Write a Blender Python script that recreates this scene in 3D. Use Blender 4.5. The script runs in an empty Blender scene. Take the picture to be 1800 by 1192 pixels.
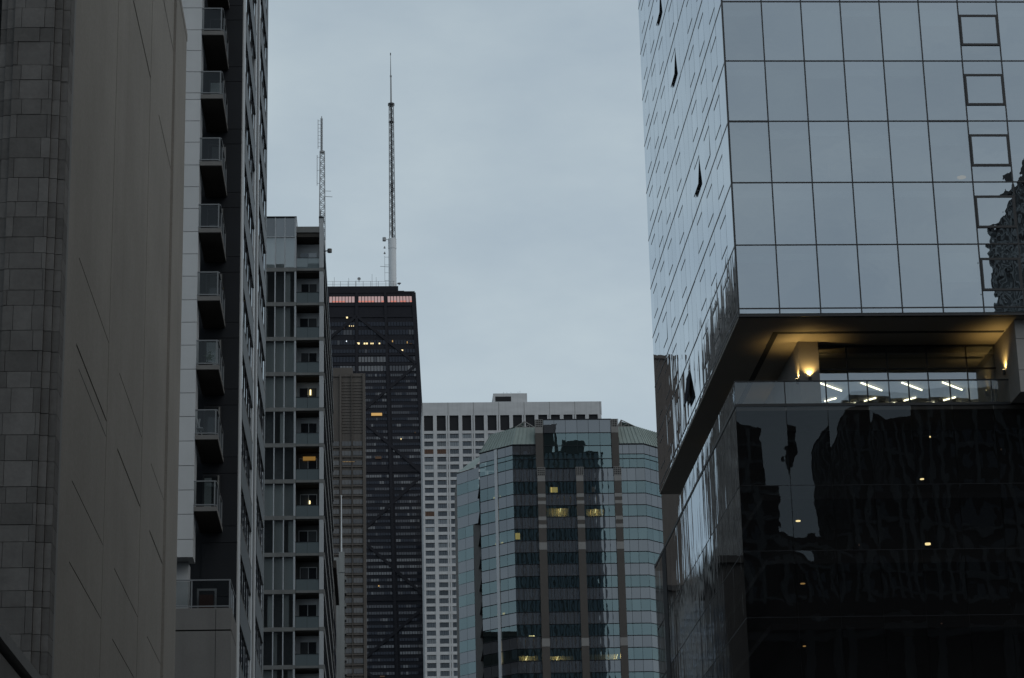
import bpy, bmesh, math, random
from mathutils import Vector, Matrix

rnd = random.Random(7)
scene = bpy.context.scene
col = scene.collection
R = math.radians

# ------------------------------------------------------------------ camera
cam_d = bpy.data.cameras.new('camera')
cam_d.sensor_fit = 'HORIZONTAL'
cam_d.sensor_width = 36.0
cam_d.lens = 36.0 * 4260.0 / 1800.0
cam_d.clip_start = 0.5
cam_d.clip_end = 20000
cam = bpy.data.objects.new('camera', cam_d)
col.objects.link(cam)
rt = Vector((0.99837888, -0.05181345, -0.0235578))      # camera right
dn = Vector((-0.00659063, 0.30587141, -0.95205002))     # camera down
fw = Vector((0.05653465, 0.9506619, 0.30503408))        # camera forward
M3 = Matrix((rt, -dn, -fw)).transposed()
cam.matrix_world = Matrix.Translation((0, 0, 1.7)) @ M3.to_4x4()
scene.camera = cam

# ------------------------------------------------------------------ sky and light: an even overcast at dusk
world = bpy.data.worlds.new('World')
scene.world = world
world.use_nodes = True
wn, wl = world.node_tree.nodes, world.node_tree.links
wn.clear()
w_out = wn.new('ShaderNodeOutputWorld')
w_bg = wn.new('ShaderNodeBackground')
w_bg.inputs['Strength'].default_value = 1.0
sky = wn.new('ShaderNodeTexSky')
sky.sky_type = 'NISHITA'
sky.sun_disc = False
sky.sun_elevation = R(42)
sky.sun_rotation = R(130)
sky.air_density = 1.0
sky.dust_density = 4.0
sc_ = wn.new('ShaderNodeVectorMath'); sc_.operation = 'SCALE'
sc_.inputs['Scale'].default_value = 0.05
wl.new(sky.outputs['Color'], sc_.inputs[0])
tc = wn.new('ShaderNodeTexCoord')
mp = wn.new('ShaderNodeMapping'); mp.inputs['Scale'].default_value = (1.0, 1.0, 2.2)
wl.new(tc.outputs['Generated'], mp.inputs['Vector'])
nz = wn.new('ShaderNodeTexNoise'); nz.inputs['Scale'].default_value = 6.5
nz.inputs['Detail'].default_value = 7.0; nz.inputs['Roughness'].default_value = 0.55
wl.new(mp.outputs['Vector'], nz.inputs['Vector'])
cr = wn.new('ShaderNodeValToRGB')
cr.color_ramp.elements[0].position = 0.33; cr.color_ramp.elements[0].color = (0.425, 0.520, 0.600, 1)
cr.color_ramp.elements[1].position = 0.68; cr.color_ramp.elements[1].color = (0.545, 0.642, 0.697, 1)
wl.new(nz.outputs['Fac'], cr.inputs['Fac'])
mx = wn.new('ShaderNodeMix'); mx.data_type = 'RGBA'
mx.inputs['Factor'].default_value = 0.90
wl.new(sc_.outputs['Vector'], mx.inputs['A'])
wl.new(cr.outputs['Color'], mx.inputs['B'])
sx_ = wn.new('ShaderNodeSeparateXYZ'); wl.new(tc.outputs['Generated'], sx_.inputs[0])
gm = wn.new('ShaderNodeMapRange'); gm.inputs['From Min'].default_value = 0.0; gm.inputs['From Max'].default_value = 0.6
gm.inputs['To Min'].default_value = 1.10; gm.inputs['To Max'].default_value = 0.88
wl.new(sx_.outputs['Z'], gm.inputs['Value'])
sg = wn.new('ShaderNodeVectorMath'); sg.operation = 'SCALE'
wl.new(mx.outputs['Result'], sg.inputs[0]); wl.new(gm.outputs['Result'], sg.inputs['Scale'])
wl.new(sg.outputs['Vector'], w_bg.inputs['Color'])
wl.new(w_bg.outputs['Background'], w_out.inputs['Surface'])

sun_d = bpy.data.lights.new('sun', 'SUN')
sun_d.energy = 0.6
sun_d.angle = R(60)
sun_d.color = (1.0, 0.93, 0.85)
sun = bpy.data.objects.new('sun', sun_d)
col.objects.link(sun)
sun.rotation_euler = (R(48), 0, R(50))

scene.view_settings.view_transform = 'Standard'
scene.view_settings.look = 'None'
scene.view_settings.exposure = 0.0
scene.view_settings.gamma = 1.0
scene.view_settings.use_curve_mapping = False
scene.cycles.max_bounces = 8
scene.cycles.transparent_max_bounces = 16
scene.cycles.glossy_bounces = 5
scene.cycles.sample_clamp_indirect = 3.0
scene.cycles.caustics_reflective = False
scene.cycles.caustics_refractive = False

# ------------------------------------------------------------------ materials
def mat(name, base, rough=0.8, spec=0.3, metal=0.0, var=0.08, scale=0.6, detail=6, stretch=(1, 1, 1),
        rand=0.0, bump=0.0, stain=0.0, coord='Object', fine=0.0):
    """Principled surface whose colour wanders with noise; rand varies it from piece to piece."""
    m = bpy.data.materials.new(name); m.use_nodes = True
    n, l = m.node_tree.nodes, m.node_tree.links
    b = n['Principled BSDF']
    b.inputs['Roughness'].default_value = rough
    b.inputs['Specular IOR Level'].default_value = spec
    b.inputs['Metallic'].default_value = metal
    geo = n.new('ShaderNodeNewGeometry')
    mapn = n.new('ShaderNodeMapping'); mapn.inputs['Scale'].default_value = stretch
    l.new(geo.outputs['Position'], mapn.inputs['Vector'])
    no = n.new('ShaderNodeTexNoise'); no.inputs['Scale'].default_value = scale
    no.inputs['Detail'].default_value = detail; no.inputs['Roughness'].default_value = 0.62
    l.new(mapn.outputs['Vector'], no.inputs['Vector'])
    mr = n.new('ShaderNodeMapRange')
    mr.inputs['From Min'].default_value = 0.25; mr.inputs['From Max'].default_value = 0.75
    mr.inputs['To Min'].default_value = 1 - var; mr.inputs['To Max'].default_value = 1 + var
    l.new(no.outputs['Fac'], mr.inputs['Value'])
    val = mr.outputs['Result']
    if rand:
        oi = n.new('ShaderNodeObjectInfo')
        m2 = n.new('ShaderNodeMapRange'); m2.inputs['To Min'].default_value = 1 - rand; m2.inputs['To Max'].default_value = 1 + rand
        l.new(oi.outputs['Random'], m2.inputs['Value'])
        mu = n.new('ShaderNodeMath'); mu.operation = 'MULTIPLY'
        l.new(val, mu.inputs[0]); l.new(m2.outputs['Result'], mu.inputs[1]); val = mu.outputs[0]
    if stain:
        mp2 = n.new('ShaderNodeMapping'); mp2.inputs['Scale'].default_value = (1.6, 1.6, 0.07)
        l.new(geo.outputs['Position'], mp2.inputs['Vector'])
        n2 = n.new('ShaderNodeTexNoise'); n2.inputs['Scale'].default_value = 1.0; n2.inputs['Detail'].default_value = 4
        l.new(mp2.outputs['Vector'], n2.inputs['Vector'])
        m3 = n.new('ShaderNodeMapRange'); m3.inputs['From Min'].default_value = 0.45; m3.inputs['From Max'].default_value = 0.75
        m3.inputs['To Min'].default_value = 1.0; m3.inputs['To Max'].default_value = 1 - stain
        l.new(n2.outputs['Fac'], m3.inputs['Value'])
        mu = n.new('ShaderNodeMath'); mu.operation = 'MULTIPLY'
        l.new(val, mu.inputs[0]); l.new(m3.outputs['Result'], mu.inputs[1]); val = mu.outputs[0]
    if fine:
        n4 = n.new('ShaderNodeTexNoise'); n4.inputs['Scale'].default_value = 14.0; n4.inputs['Detail'].default_value = 3
        l.new(geo.outputs['Position'], n4.inputs['Vector'])
        m4 = n.new('ShaderNodeMapRange'); m4.inputs['From Min'].default_value = 0.3; m4.inputs['From Max'].default_value = 0.7
        m4.inputs['To Min'].default_value = 1 - fine; m4.inputs['To Max'].default_value = 1 + fine
        l.new(n4.outputs['Fac'], m4.inputs['Value'])
        mu = n.new('ShaderNodeMath'); mu.operation = 'MULTIPLY'
        l.new(val, mu.inputs[0]); l.new(m4.outputs['Result'], mu.inputs[1]); val = mu.outputs[0]
    sc = n.new('ShaderNodeVectorMath'); sc.operation = 'SCALE'
    sc.inputs[0].default_value = base[:3]
    l.new(val, sc.inputs['Scale'])
    l.new(sc.outputs['Vector'], b.inputs['Base Color'])
    if bump:
        bp = n.new('ShaderNodeBump'); bp.inputs['Strength'].default_value = bump; bp.inputs['Distance'].default_value = 0.02
        n5 = n.new('ShaderNodeTexNoise'); n5.inputs['Scale'].default_value = 9.0; n5.inputs['Detail'].default_value = 5
        l.new(geo.outputs['Position'], n5.inputs['Vector'])
        l.new(n5.outputs['Fac'], bp.inputs['Height']); l.new(bp.outputs['Normal'], b.inputs['Normal'])
    return m

def glass(name, refl=(0.9, 0.95, 1.0), r0=0.3, body=(0.02, 0.022, 0.025), trans=0.0, tint=(0.5, 0.55, 0.55), wave=0.0, wscale=0.5,
          rand=0.0, power=4.0, rough=0.0, stretch=(1, 1, 1)):
    """Coated facade glass: mirror share r0 seen square on, rising to 1 at grazing; behind it either an
    opaque dark body or (trans) see-through glass."""
    m = bpy.data.materials.new(name); m.use_nodes = True
    n, l = m.node_tree.nodes, m.node_tree.links
    n.remove(n['Principled BSDF'])
    out = n['Material Output']
    lw = n.new('ShaderNodeLayerWeight'); lw.inputs['Blend'].default_value = 0.5
    pw = n.new('ShaderNodeMath'); pw.operation = 'POWER'; pw.inputs[1].default_value = power
    l.new(lw.outputs['Facing'], pw.inputs[0])
    mr = n.new('ShaderNodeMapRange'); mr.inputs['To Min'].default_value = r0; mr.inputs['To Max'].default_value = 0.97
    l.new(pw.outputs[0], mr.inputs['Value'])
    gl = n.new('ShaderNodeBsdfGlossy'); gl.inputs['Roughness'].default_value = rough; gl.inputs['Color'].default_value = (*refl, 1)
    df = n.new('ShaderNodeBsdfDiffuse'); df.inputs['Color'].default_value = (*body, 1)
    base = df
    if rand:
        oi = n.new('ShaderNodeObjectInfo')
        m2 = n.new('ShaderNodeMapRange'); m2.inputs['To Min'].default_value = 1 - rand; m2.inputs['To Max'].default_value = 1 + rand
        l.new(oi.outputs['Random'], m2.inputs['Value'])
        sc = n.new('ShaderNodeVectorMath'); sc.operation = 'SCALE'; sc.inputs[0].default_value = refl
        l.new(m2.outputs['Result'], sc.inputs['Scale']); l.new(sc.outputs['Vector'], gl.inputs['Color'])
    if trans > 0:
        tr = n.new('ShaderNodeBsdfTransparent'); tr.inputs['Color'].default_value = (*tint, 1)
        ms = n.new('ShaderNodeMixShader'); ms.inputs['Fac'].default_value = trans
        l.new(df.outputs[0], ms.inputs[1]); l.new(tr.outputs[0], ms.inputs[2]); base = ms
    fin = n.new('ShaderNodeMixShader')
    l.new(mr.outputs['Result'], fin.inputs['Fac']); l.new(base.outputs[0], fin.inputs[1]); l.new(gl.outputs[0], fin.inputs[2])
    l.new(fin.outputs[0], out.inputs['Surface'])
    if wave:
        geo = n.new('ShaderNodeNewGeometry')
        n5 = n.new('ShaderNodeTexNoise'); n5.inputs['Scale'].default_value = wscale; n5.inputs['Detail'].default_value = 2
        mpw = n.new('ShaderNodeMapping'); mpw.inputs['Scale'].default_value = stretch
        l.new(geo.outputs['Position'], mpw.inputs['Vector']); l.new(mpw.outputs['Vector'], n5.inputs['Vector'])
        bp = n.new('ShaderNodeBump'); bp.inputs['Strength'].default_value = 1.0; bp.inputs['Distance'].default_value = wave
        l.new(n5.outputs['Fac'], bp.inputs['Height'])
        l.new(bp.outputs['Normal'], gl.inputs['Normal']); l.new(bp.outputs['Normal'], lw.inputs['Normal'])
    return m

def emit(name, color, strength):
    m = bpy.data.materials.new(name); m.use_nodes = True
    n, l = m.node_tree.nodes, m.node_tree.links
    n.remove(n['Principled BSDF'])
    e = n.new('ShaderNodeEmission'); e.inputs['Color'].default_value = (*color, 1); e.inputs['Strength'].default_value = strength
    l.new(e.outputs[0], n['Material Output'].inputs['Surface'])
    return m

M = {}
M['stone'] = mat('weathered_limestone', (0.15, 0.144, 0.140), 0.85, 0.2, var=0.18, scale=2.2, rand=0.22, stain=0.14, bump=0.35, fine=0.06)
M['joint'] = mat('mortar_dark', (0.03, 0.03, 0.03), 0.9, 0.1)
M['concrete'] = mat('brown_precast', (0.272, 0.255, 0.233), 0.9, 0.12, var=0.12, scale=0.28, stain=0.05, bump=0.3, fine=0.07, rand=0.02)
M['coping'] = mat('coping_stone', (0.22, 0.22, 0.22), 0.85, 0.2, var=0.1, scale=2.0, bump=0.2)
M['white_panel'] = mat('pale_metal_panel', (0.46, 0.47, 0.48), 0.45, 0.4, var=0.05, scale=0.8, rand=0.04, stain=0.06)
M['dark_metal'] = mat('black_metal', (0.018, 0.019, 0.022), 0.45, 0.4, var=0.1)
M['dark_wall'] = mat('charcoal_metal_wall', (0.013, 0.015, 0.019), 0.6, 0.2, var=0.08, rand=0.1)
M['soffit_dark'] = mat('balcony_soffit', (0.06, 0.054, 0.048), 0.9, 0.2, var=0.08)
M['slab'] = mat('grey_concrete', (0.20, 0.20, 0.195), 0.85, 0.2, var=0.12, scale=1.5, stain=0.15)
M['rail_alu'] = mat('railing_aluminium', (0.16, 0.17, 0.18), 0.5, 0.3, var=0.05)
M['alu'] = mat('grey_aluminium', (0.42, 0.44, 0.46), 0.4, 0.5, var=0.05)
M['base_stone'] = mat('base_precast', (0.16, 0.155, 0.15), 0.85, 0.2, var=0.08, scale=0.7, stain=0.1, bump=0.2, fine=0.05)
M['marble'] = mat('pale_marble', (0.46, 0.465, 0.475), 0.6, 0.3, var=0.10, scale=0.16, stretch=(1, 1, 2.5), detail=8, stain=0.10, fine=0.0)
M['black_alu'] = mat('black_anodised', (0.020, 0.0205, 0.026), 0.7, 0.12, var=0.12, scale=0.05)
M['brown_conc'] = mat('brown_concrete', (0.105, 0.094, 0.086), 0.85, 0.2, var=0.10, scale=0.12, stain=0.12)
M['brick'] = mat('brown_brick', (0.13, 0.105, 0.09), 0.85, 0.2, var=0.14, scale=0.8, stain=0.1, fine=0.12)
M['granite'] = mat('brown_granite', (0.062, 0.055, 0.050), 0.6, 0.3, var=0.08, scale=1.2, rand=0.06)
M['granite_pale'] = mat('pale_granite', (0.20, 0.195, 0.19), 0.6, 0.3, var=0.08, scale=1.2)
M['copper'] = mat('green_copper_roof', (0.195, 0.235, 0.222), 0.6, 0.3, var=0.12, scale=0.6, rand=0.05)
M['gothic'] = mat('grey_limestone', (0.20, 0.195, 0.19), 0.85, 0.2, var=0.45, scale=0.45, stain=0.4)
M['pale_stone'] = mat('pale_stone', (0.24, 0.25, 0.25), 0.8, 0.2, var=0.1, scale=0.3, stain=0.25)
M['mast_white'] = mat('white_mast_paint', (0.62, 0.64, 0.66), 0.6, 0.3, var=0.05)
M['steel'] = mat('galvanised_steel', (0.28, 0.29, 0.30), 0.55, 0.4)
M['asphalt'] = mat('asphalt', (0.05, 0.05, 0.052), 0.9, 0.2, var=0.15, scale=1.5)
M['pavement'] = mat('pavement', (0.22, 0.21, 0.20), 0.9, 0.2, var=0.1)
M['soffit'] = mat('metal_soffit', (0.20, 0.185, 0.165), 0.6, 0.3, var=0.05)
M['terrace_conc'] = mat('terrace_stone', (0.27, 0.26, 0.25), 0.8, 0.2, var=0.08, scale=1.0)
M['room'] = mat('room_dark', (0.10, 0.10, 0.10), 0.9, 0.1)
M['room_wall'] = mat('room_plaster', (0.35, 0.34, 0.32), 0.9, 0.1)
M['curtain'] = mat('curtain', (0.58, 0.60, 0.60), 0.95, 0.1, var=0.10, scale=6, stretch=(6, 6, 0.05), rand=0.25)
M['curtain_dark'] = mat('dark_blind', (0.16, 0.165, 0.17), 0.9, 0.1, var=0.2, scale=3, rand=0.5)
M['blind'] = mat('white_blind', (0.75, 0.75, 0.73), 0.9, 0.1, rand=0.15)
M['louver'] = mat('grille_dark', (0.016, 0.017, 0.020), 0.7, 0.2)
M['masonry'] = mat('far_masonry', (0.16, 0.14, 0.125), 0.85, 0.2, var=0.12, scale=0.2, stain=0.15)
M['masonry_dark'] = mat('far_masonry_dark', (0.055, 0.05, 0.047), 0.85, 0.2, var=0.15, scale=0.2)
M['g_tower'] = glass('tower_glass', (0.88, 0.94, 1.0), r0=0.44, body=(0.02, 0.025, 0.03), trans=0.6, tint=(0.45, 0.5, 0.52), wave=0.003, wscale=0.9, rand=0.05)
M['g_tower_far'] = glass('tower_glass_back', (0.6, 0.7, 0.8), r0=0.16, body=(0.015, 0.02, 0.028), wave=0.003)
M['g_podium'] = glass('podium_glass', (0.80, 0.88, 0.95), r0=0.045, body=(0.010, 0.010, 0.011), trans=0.55, tint=(0.7, 0.68, 0.66), wave=0.003, wscale=0.7, power=3.0)
M['g_podium_side'] = glass('podium_side_glass', (0.80, 0.88, 0.95), r0=0.05, body=(0.004, 0.004, 0.005), trans=0.6, tint=(0.7, 0.68, 0.66), wave=0.0042, wscale=1.2, power=3.0, stretch=(1, 1, .12))
M['g_tower_side'] = glass('tower_side_glass', (0.86, 0.93, 1.0), r0=0.40, body=(0.02, 0.025, 0.03), wave=0.0035, wscale=1.0, rand=0.03, stretch=(1, 1, .15))
M['g_guard'] = glass('guard_glass', (0.9, 0.95, 1.0), r0=0.10, body=(0.01, 0.01, 0.01), trans=0.97, tint=(0.82, 0.86, 0.86))
M['g_terrace'] = glass('terrace_glazing', (0.85, 0.92, 1.0), r0=0.30, body=(0.01, 0.01, 0.01), trans=0.95, tint=(0.7, 0.72, 0.72))
M['g_balcony'] = glass('balcony_glass', (0.9, 0.95, 1.0), r0=0.025, body=(0.02, 0.022, 0.025), trans=0.8, tint=(0.7, 0.74, 0.75))
M['g_guard2'] = glass('frosted_guard', (0.9, 0.97, 1.0), r0=0.08, body=(0.15, 0.18, 0.19), trans=0.12, tint=(0.7, 0.75, 0.75))
M['g_strip'] = glass('street_window', (0.92, 0.96, 1.0), r0=0.12, body=(0.02, 0.025, 0.03), wave=0.004, wscale=0.5, power=2.0)
M['g_clear'] = glass('window_glass', (0.9, 0.96, 1.0), r0=0.19, body=(0.03, 0.032, 0.033), trans=0.88, tint=(0.74, 0.77, 0.77))
M['g_vision'] = glass('teal_vision_glass', (0.56, 0.73, 0.76), r0=0.245, body=(0.012, 0.018, 0.02), trans=0.5, tint=(0.6, 0.7, 0.68), wave=0.001, wscale=0.6, rand=0.07)
M['g_spandrel'] = glass('grey_spandrel_glass', (0.75, 0.79, 0.84), r0=0.20, body=(0.06, 0.062, 0.068), wave=0.001, wscale=0.6, rand=0.06)
M['g_far'] = glass('far_window', (0.85, 0.92, 1.0), r0=0.07, body=(0.022, 0.023, 0.027), rand=0.3)
M['g_far_blue'] = glass('far_window_pale', (0.9, 0.95, 1.0), r0=0.12, body=(0.075, 0.077, 0.08), rand=0.3)
M['g_black'] = glass('black_tower_glass', (0.8, 0.85, 1.0), r0=0.035, body=(0.012, 0.013, 0.018))
M['blind1'] = glass('black_tower_glass_blind', (0.9, 0.92, 1.0), r0=0.045, body=(0.05, 0.05, 0.056))
M['blind2'] = glass('black_tower_glass_pale_blind', (0.9, 0.92, 1.0), r0=0.05, body=(0.13, 0.13, 0.135))
M['e_pink'] = emit('pink_lit_window', (0.84, 0.60, 0.60), 0.47)
M['e_red'] = emit('red_lit_sill', (1.0, 0.32, 0.24), 0.6)
M['e_warm'] = emit('warm_lit_window', (1.0, 0.62, 0.22), 0.55)
M['e_dim'] = emit('dim_lit_window', (0.80, 0.55, 0.40), 0.065)
M['e_lamp'] = emit('yellow_lamp', (1.0, 0.82, 0.40), 2.6)
M['e_amber'] = emit('amber_glow', (1.0, 0.55, 0.14), 0.2)
M['e_far'] = emit('far_lamp', (1.0, 0.80, 0.42), 1.5)
M['e_white'] = emit('white_lamp', (0.8, 0.9, 1.0), 1.6)
M['e_led'] = emit('led_strip', (1.0, 0.90, 0.62), 7.0)
M['e_bulb'] = emit('bulb', (1.0, 0.75, 0.35), 9.0)
M['e_room'] = emit('lit_ceiling_panel', (1.0, 0.74, 0.24), 0.75)

# ------------------------------------------------------------------ building blocks
def link(o, parent=None):
    col.objects.link(o)
    if parent is not None:
        o.parent = parent
    return o

def tag(o, label, cat, group=None, kind=None):
    o['label'] = label; o['category'] = cat
    if group: o['group'] = group
    if kind: o['kind'] = kind
    return o

def thing(name, label, cat, loc=(0, 0, 0), group=None):
    o = bpy.data.objects.new(name, None)
    o.empty_display_size = 1.0
    link(o); o.location = loc
    return tag(o, label, cat, group)

_mesh = {}
def mesh_from(key, verts, faces, mats, fmat=None, smooth=False):
    if key is not None and key in _mesh:
        return _mesh[key]
    me = bpy.data.meshes.new(str(key)[:40] if key else 'mesh')
    me.from_pydata(verts, [], faces)
    for m in mats: me.materials.append(m)
    if fmat: me.polygons.foreach_set('material_index', fmat)
    if smooth: me.polygons.foreach_set('use_smooth', [True] * len(faces))
    me.update()
    if key is not None: _mesh[key] = me
    return me

BF = [(0, 1, 3, 2), (4, 6, 7, 5), (0, 4, 5, 1), (2, 3, 7, 6), (0, 2, 6, 4), (1, 5, 7, 3)]
def bverts(a, b):
    return [(x, y, z) for x in (a[0], b[0]) for y in (a[1], b[1]) for z in (a[2], b[2])]

class MB:
    """collects boxes, quads and bars; build() links them as one mesh object"""
    def __init__(s): s.v = []; s.f = []; s.m = []
    def add(s, vs, fs, mi=0):
        o = len(s.v); s.v += [tuple(p) for p in vs]
        s.f += [tuple(i + o for i in f) for f in fs]; s.m += [mi] * len(fs); return s
    def box(s, a, b, mi=0):
        a, b = [min(p, q) for p, q in zip(a, b)], [max(p, q) for p, q in zip(a, b)]
        return s.add(bverts(a, b), BF, mi)
    def quad(s, *p, mi=0): return s.add(p, [tuple(range(len(p)))], mi)
    def bar(s, p, q, r, mi=0, n=4):
        p, q = Vector(p), Vector(q); d = (q - p)
        if d.length < 1e-6: return s
        d.normalize(); u = d.orthogonal().normalized(); w = d.cross(u)
        ring = []
        for c in (p, q):
            for k in range(n):
                a = 2 * math.pi * (k + 0.5) / n
                ring.append(c + u * (r * math.cos(a)) + w * (r * math.sin(a)))
        fs = [(k, (k + 1) % n, n + (k + 1) % n, n + k) for k in range(n)] + [tuple(range(n))[::-1], tuple(range(n, 2 * n))]
        return s.add(ring, fs, mi)
    def prism(s, pts, z0, z1, mi=0):
        n = len(pts)
        vs = [(x, y, z0) for x, y in pts] + [(x, y, z1) for x, y in pts]
        fs = [(k, (k + 1) % n, n + (k + 1) % n, n + k) for k in range(n)] + [tuple(range(n))[::-1], tuple(range(n, 2 * n))]
        return s.add(vs, fs, mi)
    def cyl(s, c, r0, r1, z0, z1, n=16, mi=0):
        vs = [(c[0] + r * math.cos(2 * math.pi * k / n), c[1] + r * math.sin(2 * math.pi * k / n), z) for r, z in ((r0, z0), (r1, z1)) for k in range(n)]
        fs = [(k, (k + 1) % n, n + (k + 1) % n, n + k) for k in range(n)] + [tuple(range(n))[::-1], tuple(range(n, 2 * n))]
        return s.add(vs, fs, mi)
    def build(s, name, mats, parent=None, kind=None, smooth=False):
        if not isinstance(mats, (list, tuple)): mats = [mats]
        me = mesh_from(None, s.v, s.f, mats, s.m, smooth)
        o = bpy.data.objects.new(name, me); link(o, parent)
        if kind: o['kind'] = kind
        return o

def box(name, a, b, m, parent=None):
    """one box between two corners; alike boxes share a mesh"""
    a, b = [min(p, q) for p, q in zip(a, b)], [max(p, q) for p, q in zip(a, b)]
    h = tuple(round((q - p) / 2, 3) for p, q in zip(a, b))
    me = mesh_from(('box', h, m.name), bverts([-x for x in h], h), BF, [m])
    o = bpy.data.objects.new(name, me); link(o, parent)
    o.location = [(p + q) / 2 for p, q in zip(a, b)]
    return o

def pane(name, c, w, h, rz, m, parent=None, bulge=0.0, tilt=0.0, nvar=5):
    """glass sheet, slightly pillowed as sealed units are; outward normal is -Y turned by rz"""
    k = rnd.randrange(nvar)
    key = ('pane', round(w, 2), round(h, 2), m.name, k, bulge)
    if key not in _mesh:
        r = random.Random(k * 13 + 5)
        amp = bulge * r.uniform(0.4, 1.3) * (1 if r.random() < 0.75 else -1)
        sx, sz, tw = r.uniform(-.35, .35), r.uniform(-.35, .35), r.uniform(-.5, .5)
        n = 5 if bulge else 1
        vs, fs = [], []
        for j in range(n + 1):
            for i in range(n + 1):
                u, v = 2 * i / n - 1, 2 * j / n - 1
                y = -amp * (1 - u * u) * (1 - v * v) + amp * (sx * u * (1 - u * u) + sz * v * (1 - v * v) + tw * u * v)
                vs.append((u * w / 2, y if bulge else 0, v * h / 2))
        for j in range(n):
            for i in range(n):
                q = j * (n + 1) + i
                fs.append((q, q + 1, q + n + 2, q + n + 1))
        mesh_from(key, vs, fs, [m], smooth=True)
    o = bpy.data.objects.new(name, _mesh[key]); link(o, parent)
    o.location = c
    t1, t2 = rnd.gauss(0, tilt), rnd.gauss(0, tilt)
    o.rotation_euler = (t1, 0, rz + t2)
    return o

# ------------------------------------------------------------------ ground
def struct(o): o['kind'] = 'structure'; return o
g = MB(); g.quad((-9000, -9000, -0.15), (9000, -9000, -0.15), (9000, 9000, -0.15), (-9000, 9000, -0.15))
struct(g.build('ground', M['asphalt']))
struct(box('road', (-2.2, -300, -0.144), (14.6, 1600, -0.12), M['asphalt']))
struct(box('pavement', (-6.0, -300, -0.14), (-2.2, 300, 0.0), M['pavement']))
struct(box('pavement', (14.6, -300, -0.14), (18.4, 300, 0.0), M['pavement']))

# ================================================================== stone-faced building on the left (wall along the street, pier at its corner)
WX = -5.9
sb = thing('stone_building', 'grey-brown blank-walled building with a stepped stone pier at its near corner', 'building', (-13, 57, 0))
def P(o): o.matrix_parent_inverse = Matrix.Translation(-Vector(o.parent.location)); return o
def pbox(name, a, b, m, par): return P(box(name, a, b, m, par))
pbox('core_wall', (-30, 44.6, 0), (WX - 0.10, 70.1, 34.2), M['joint'], sb)
pbox('coping', (-30, 44.3, 34.20), (WX + 0.06, 70.35, 34.45), M['concrete'], sb)
bays = [(44.30, 46.1, 51.67), (51.77, 54.0, 59.56), (59.68, 62.1, 66.10)]
zj = [2.0, 5.2, 8.4, 12.06, 13.67, 16.47, 18.27, 28.2, 32.0, 34.2]
for bi, (y0, ym, y1) in enumerate(bays):
    pbox('wall_panel', (WX - 0.12, y0, 0), (WX, ym, 34.2), M['concrete'], sb)
    z = 0.0
    for k, zz in enumerate(zj):
        gap = {4: 0.03, 5: 0.06, 6: 0.035, 3: 0.03, 7: 0.06, 8: 0.07}.get(k, 0.025)
        if bi == 1 and k == 7: gap = 0.09
        if zz == 34.2: gap = 0.0
        pbox('wall_panel', (WX - 0.12, ym, z), (WX, y1, zz - gap), M['concrete'], sb)
        z = zz
    if bi == 0:   # a slipped strip under the wide joint
        pbox('drip_strip', (WX, 46.6, 16.07), (WX + 0.006, 51.6, 16.09), M['base_stone'], sb)
pbox('wall_panel', (WX - 0.12, 66.10, 0), (WX - 0.045, 66.42, 34.2), M['joint'], sb)
pbox('wall_panel', (WX - 0.12, 66.42, 0), (WX + 0.05, 70.2, 34.2), M['concrete'], sb)
pbox('corner_trim', (WX - 0.10, 44.02, 0), (WX + 0.015, 44.29, 34.2), M['coping'], sb)
# the pier: five stepped faces, coursed stone by stone
pbox('pier_core', (-7.18, 43.46, 0), (-5.93, 44.5, 34.2), M['joint'], sb)
z = 8.6
faces = [(-7.21, -7.085, 43.405), (-7.085, -6.935, 43.355), (-6.935, -6.165, 43.30), (-6.165, -6.015, 43.355), (-6.015, -5.885, 43.405)]
hs = [0.48, 0.32, 0.40, 0.31, 0.49, 0.30, 0.42]
ci = 0
while z < 26:
    h = hs[ci % 7] if rnd.random() < 0.8 else rnd.choice(hs)
    ci += 1
    for fi, (x0, x1, yf) in enumerate(faces):
        if fi == 2:
            w = x1 - x0; mode = rnd.random()
            if mode < 0.35: cuts = [x0, x0 + w * rnd.uniform(.08, .2), x1 - w * rnd.uniform(.05, .25), x1]
            elif mode < 0.8: cuts = [x0, x0 + w * rnd.uniform(.18, .3), x0 + w * rnd.uniform(.68, .85), x1]
            else: cuts = [x0, x0 + w * rnd.uniform(.55, .9), x1]
        else: cuts = [x0, x1]
        for a, b in zip(cuts[:-1], cuts[1:]):
            g1 = 0.004
            dy = rnd.uniform(-0.006, 0.006)
            pbox('stone', (a + g1, yf + dy, z + 0.005), (b - g1, 43.6, z + h - 0.005), M['stone'], sb)
    pbox('stone', (-5.93, 43.46, z + 0.005), (-5.878, 44.0, z + h - 0.005), M['stone'], sb)
    z += h
# dark glazed bay to the left of the pier
pbox('bay_wall', (-12, 44.4, 0), (-7.2, 44.6, 34.2), M['dark_metal'], sb)
P(pane('window_pane', (-8.2, 44.3, 26.2), 1.9, 8.4, 0, M['g_podium'], sb))
pbox('bay_frame', (-9.2, 44.15, 21.75), (-7.2, 44.4, 21.95), M['dark_metal'], sb)

# ------------------------------------------------------------------ low wall with a coping, nearest the camera
pw = thing('parapet_wall', 'low grey wall with a pale stone coping, cut off at the lower left', 'wall', (-4.5, 20, 0))
pbox('wall_face', (-5.6, 2, 0), (-4.03, 39, 6.55), M['base_stone'], pw)
pbox('reveal', (-5.55, 2.1, 6.55), (-4.12, 38.9, 6.66), M['joint'], pw)
for k in range(10):
    y = 2 + k * 3.7
    pbox('coping_stone', (-5.6, y + 0.004, 6.66), (-3.985, y + 3.696, 6.80), M['coping'], pw)

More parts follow.
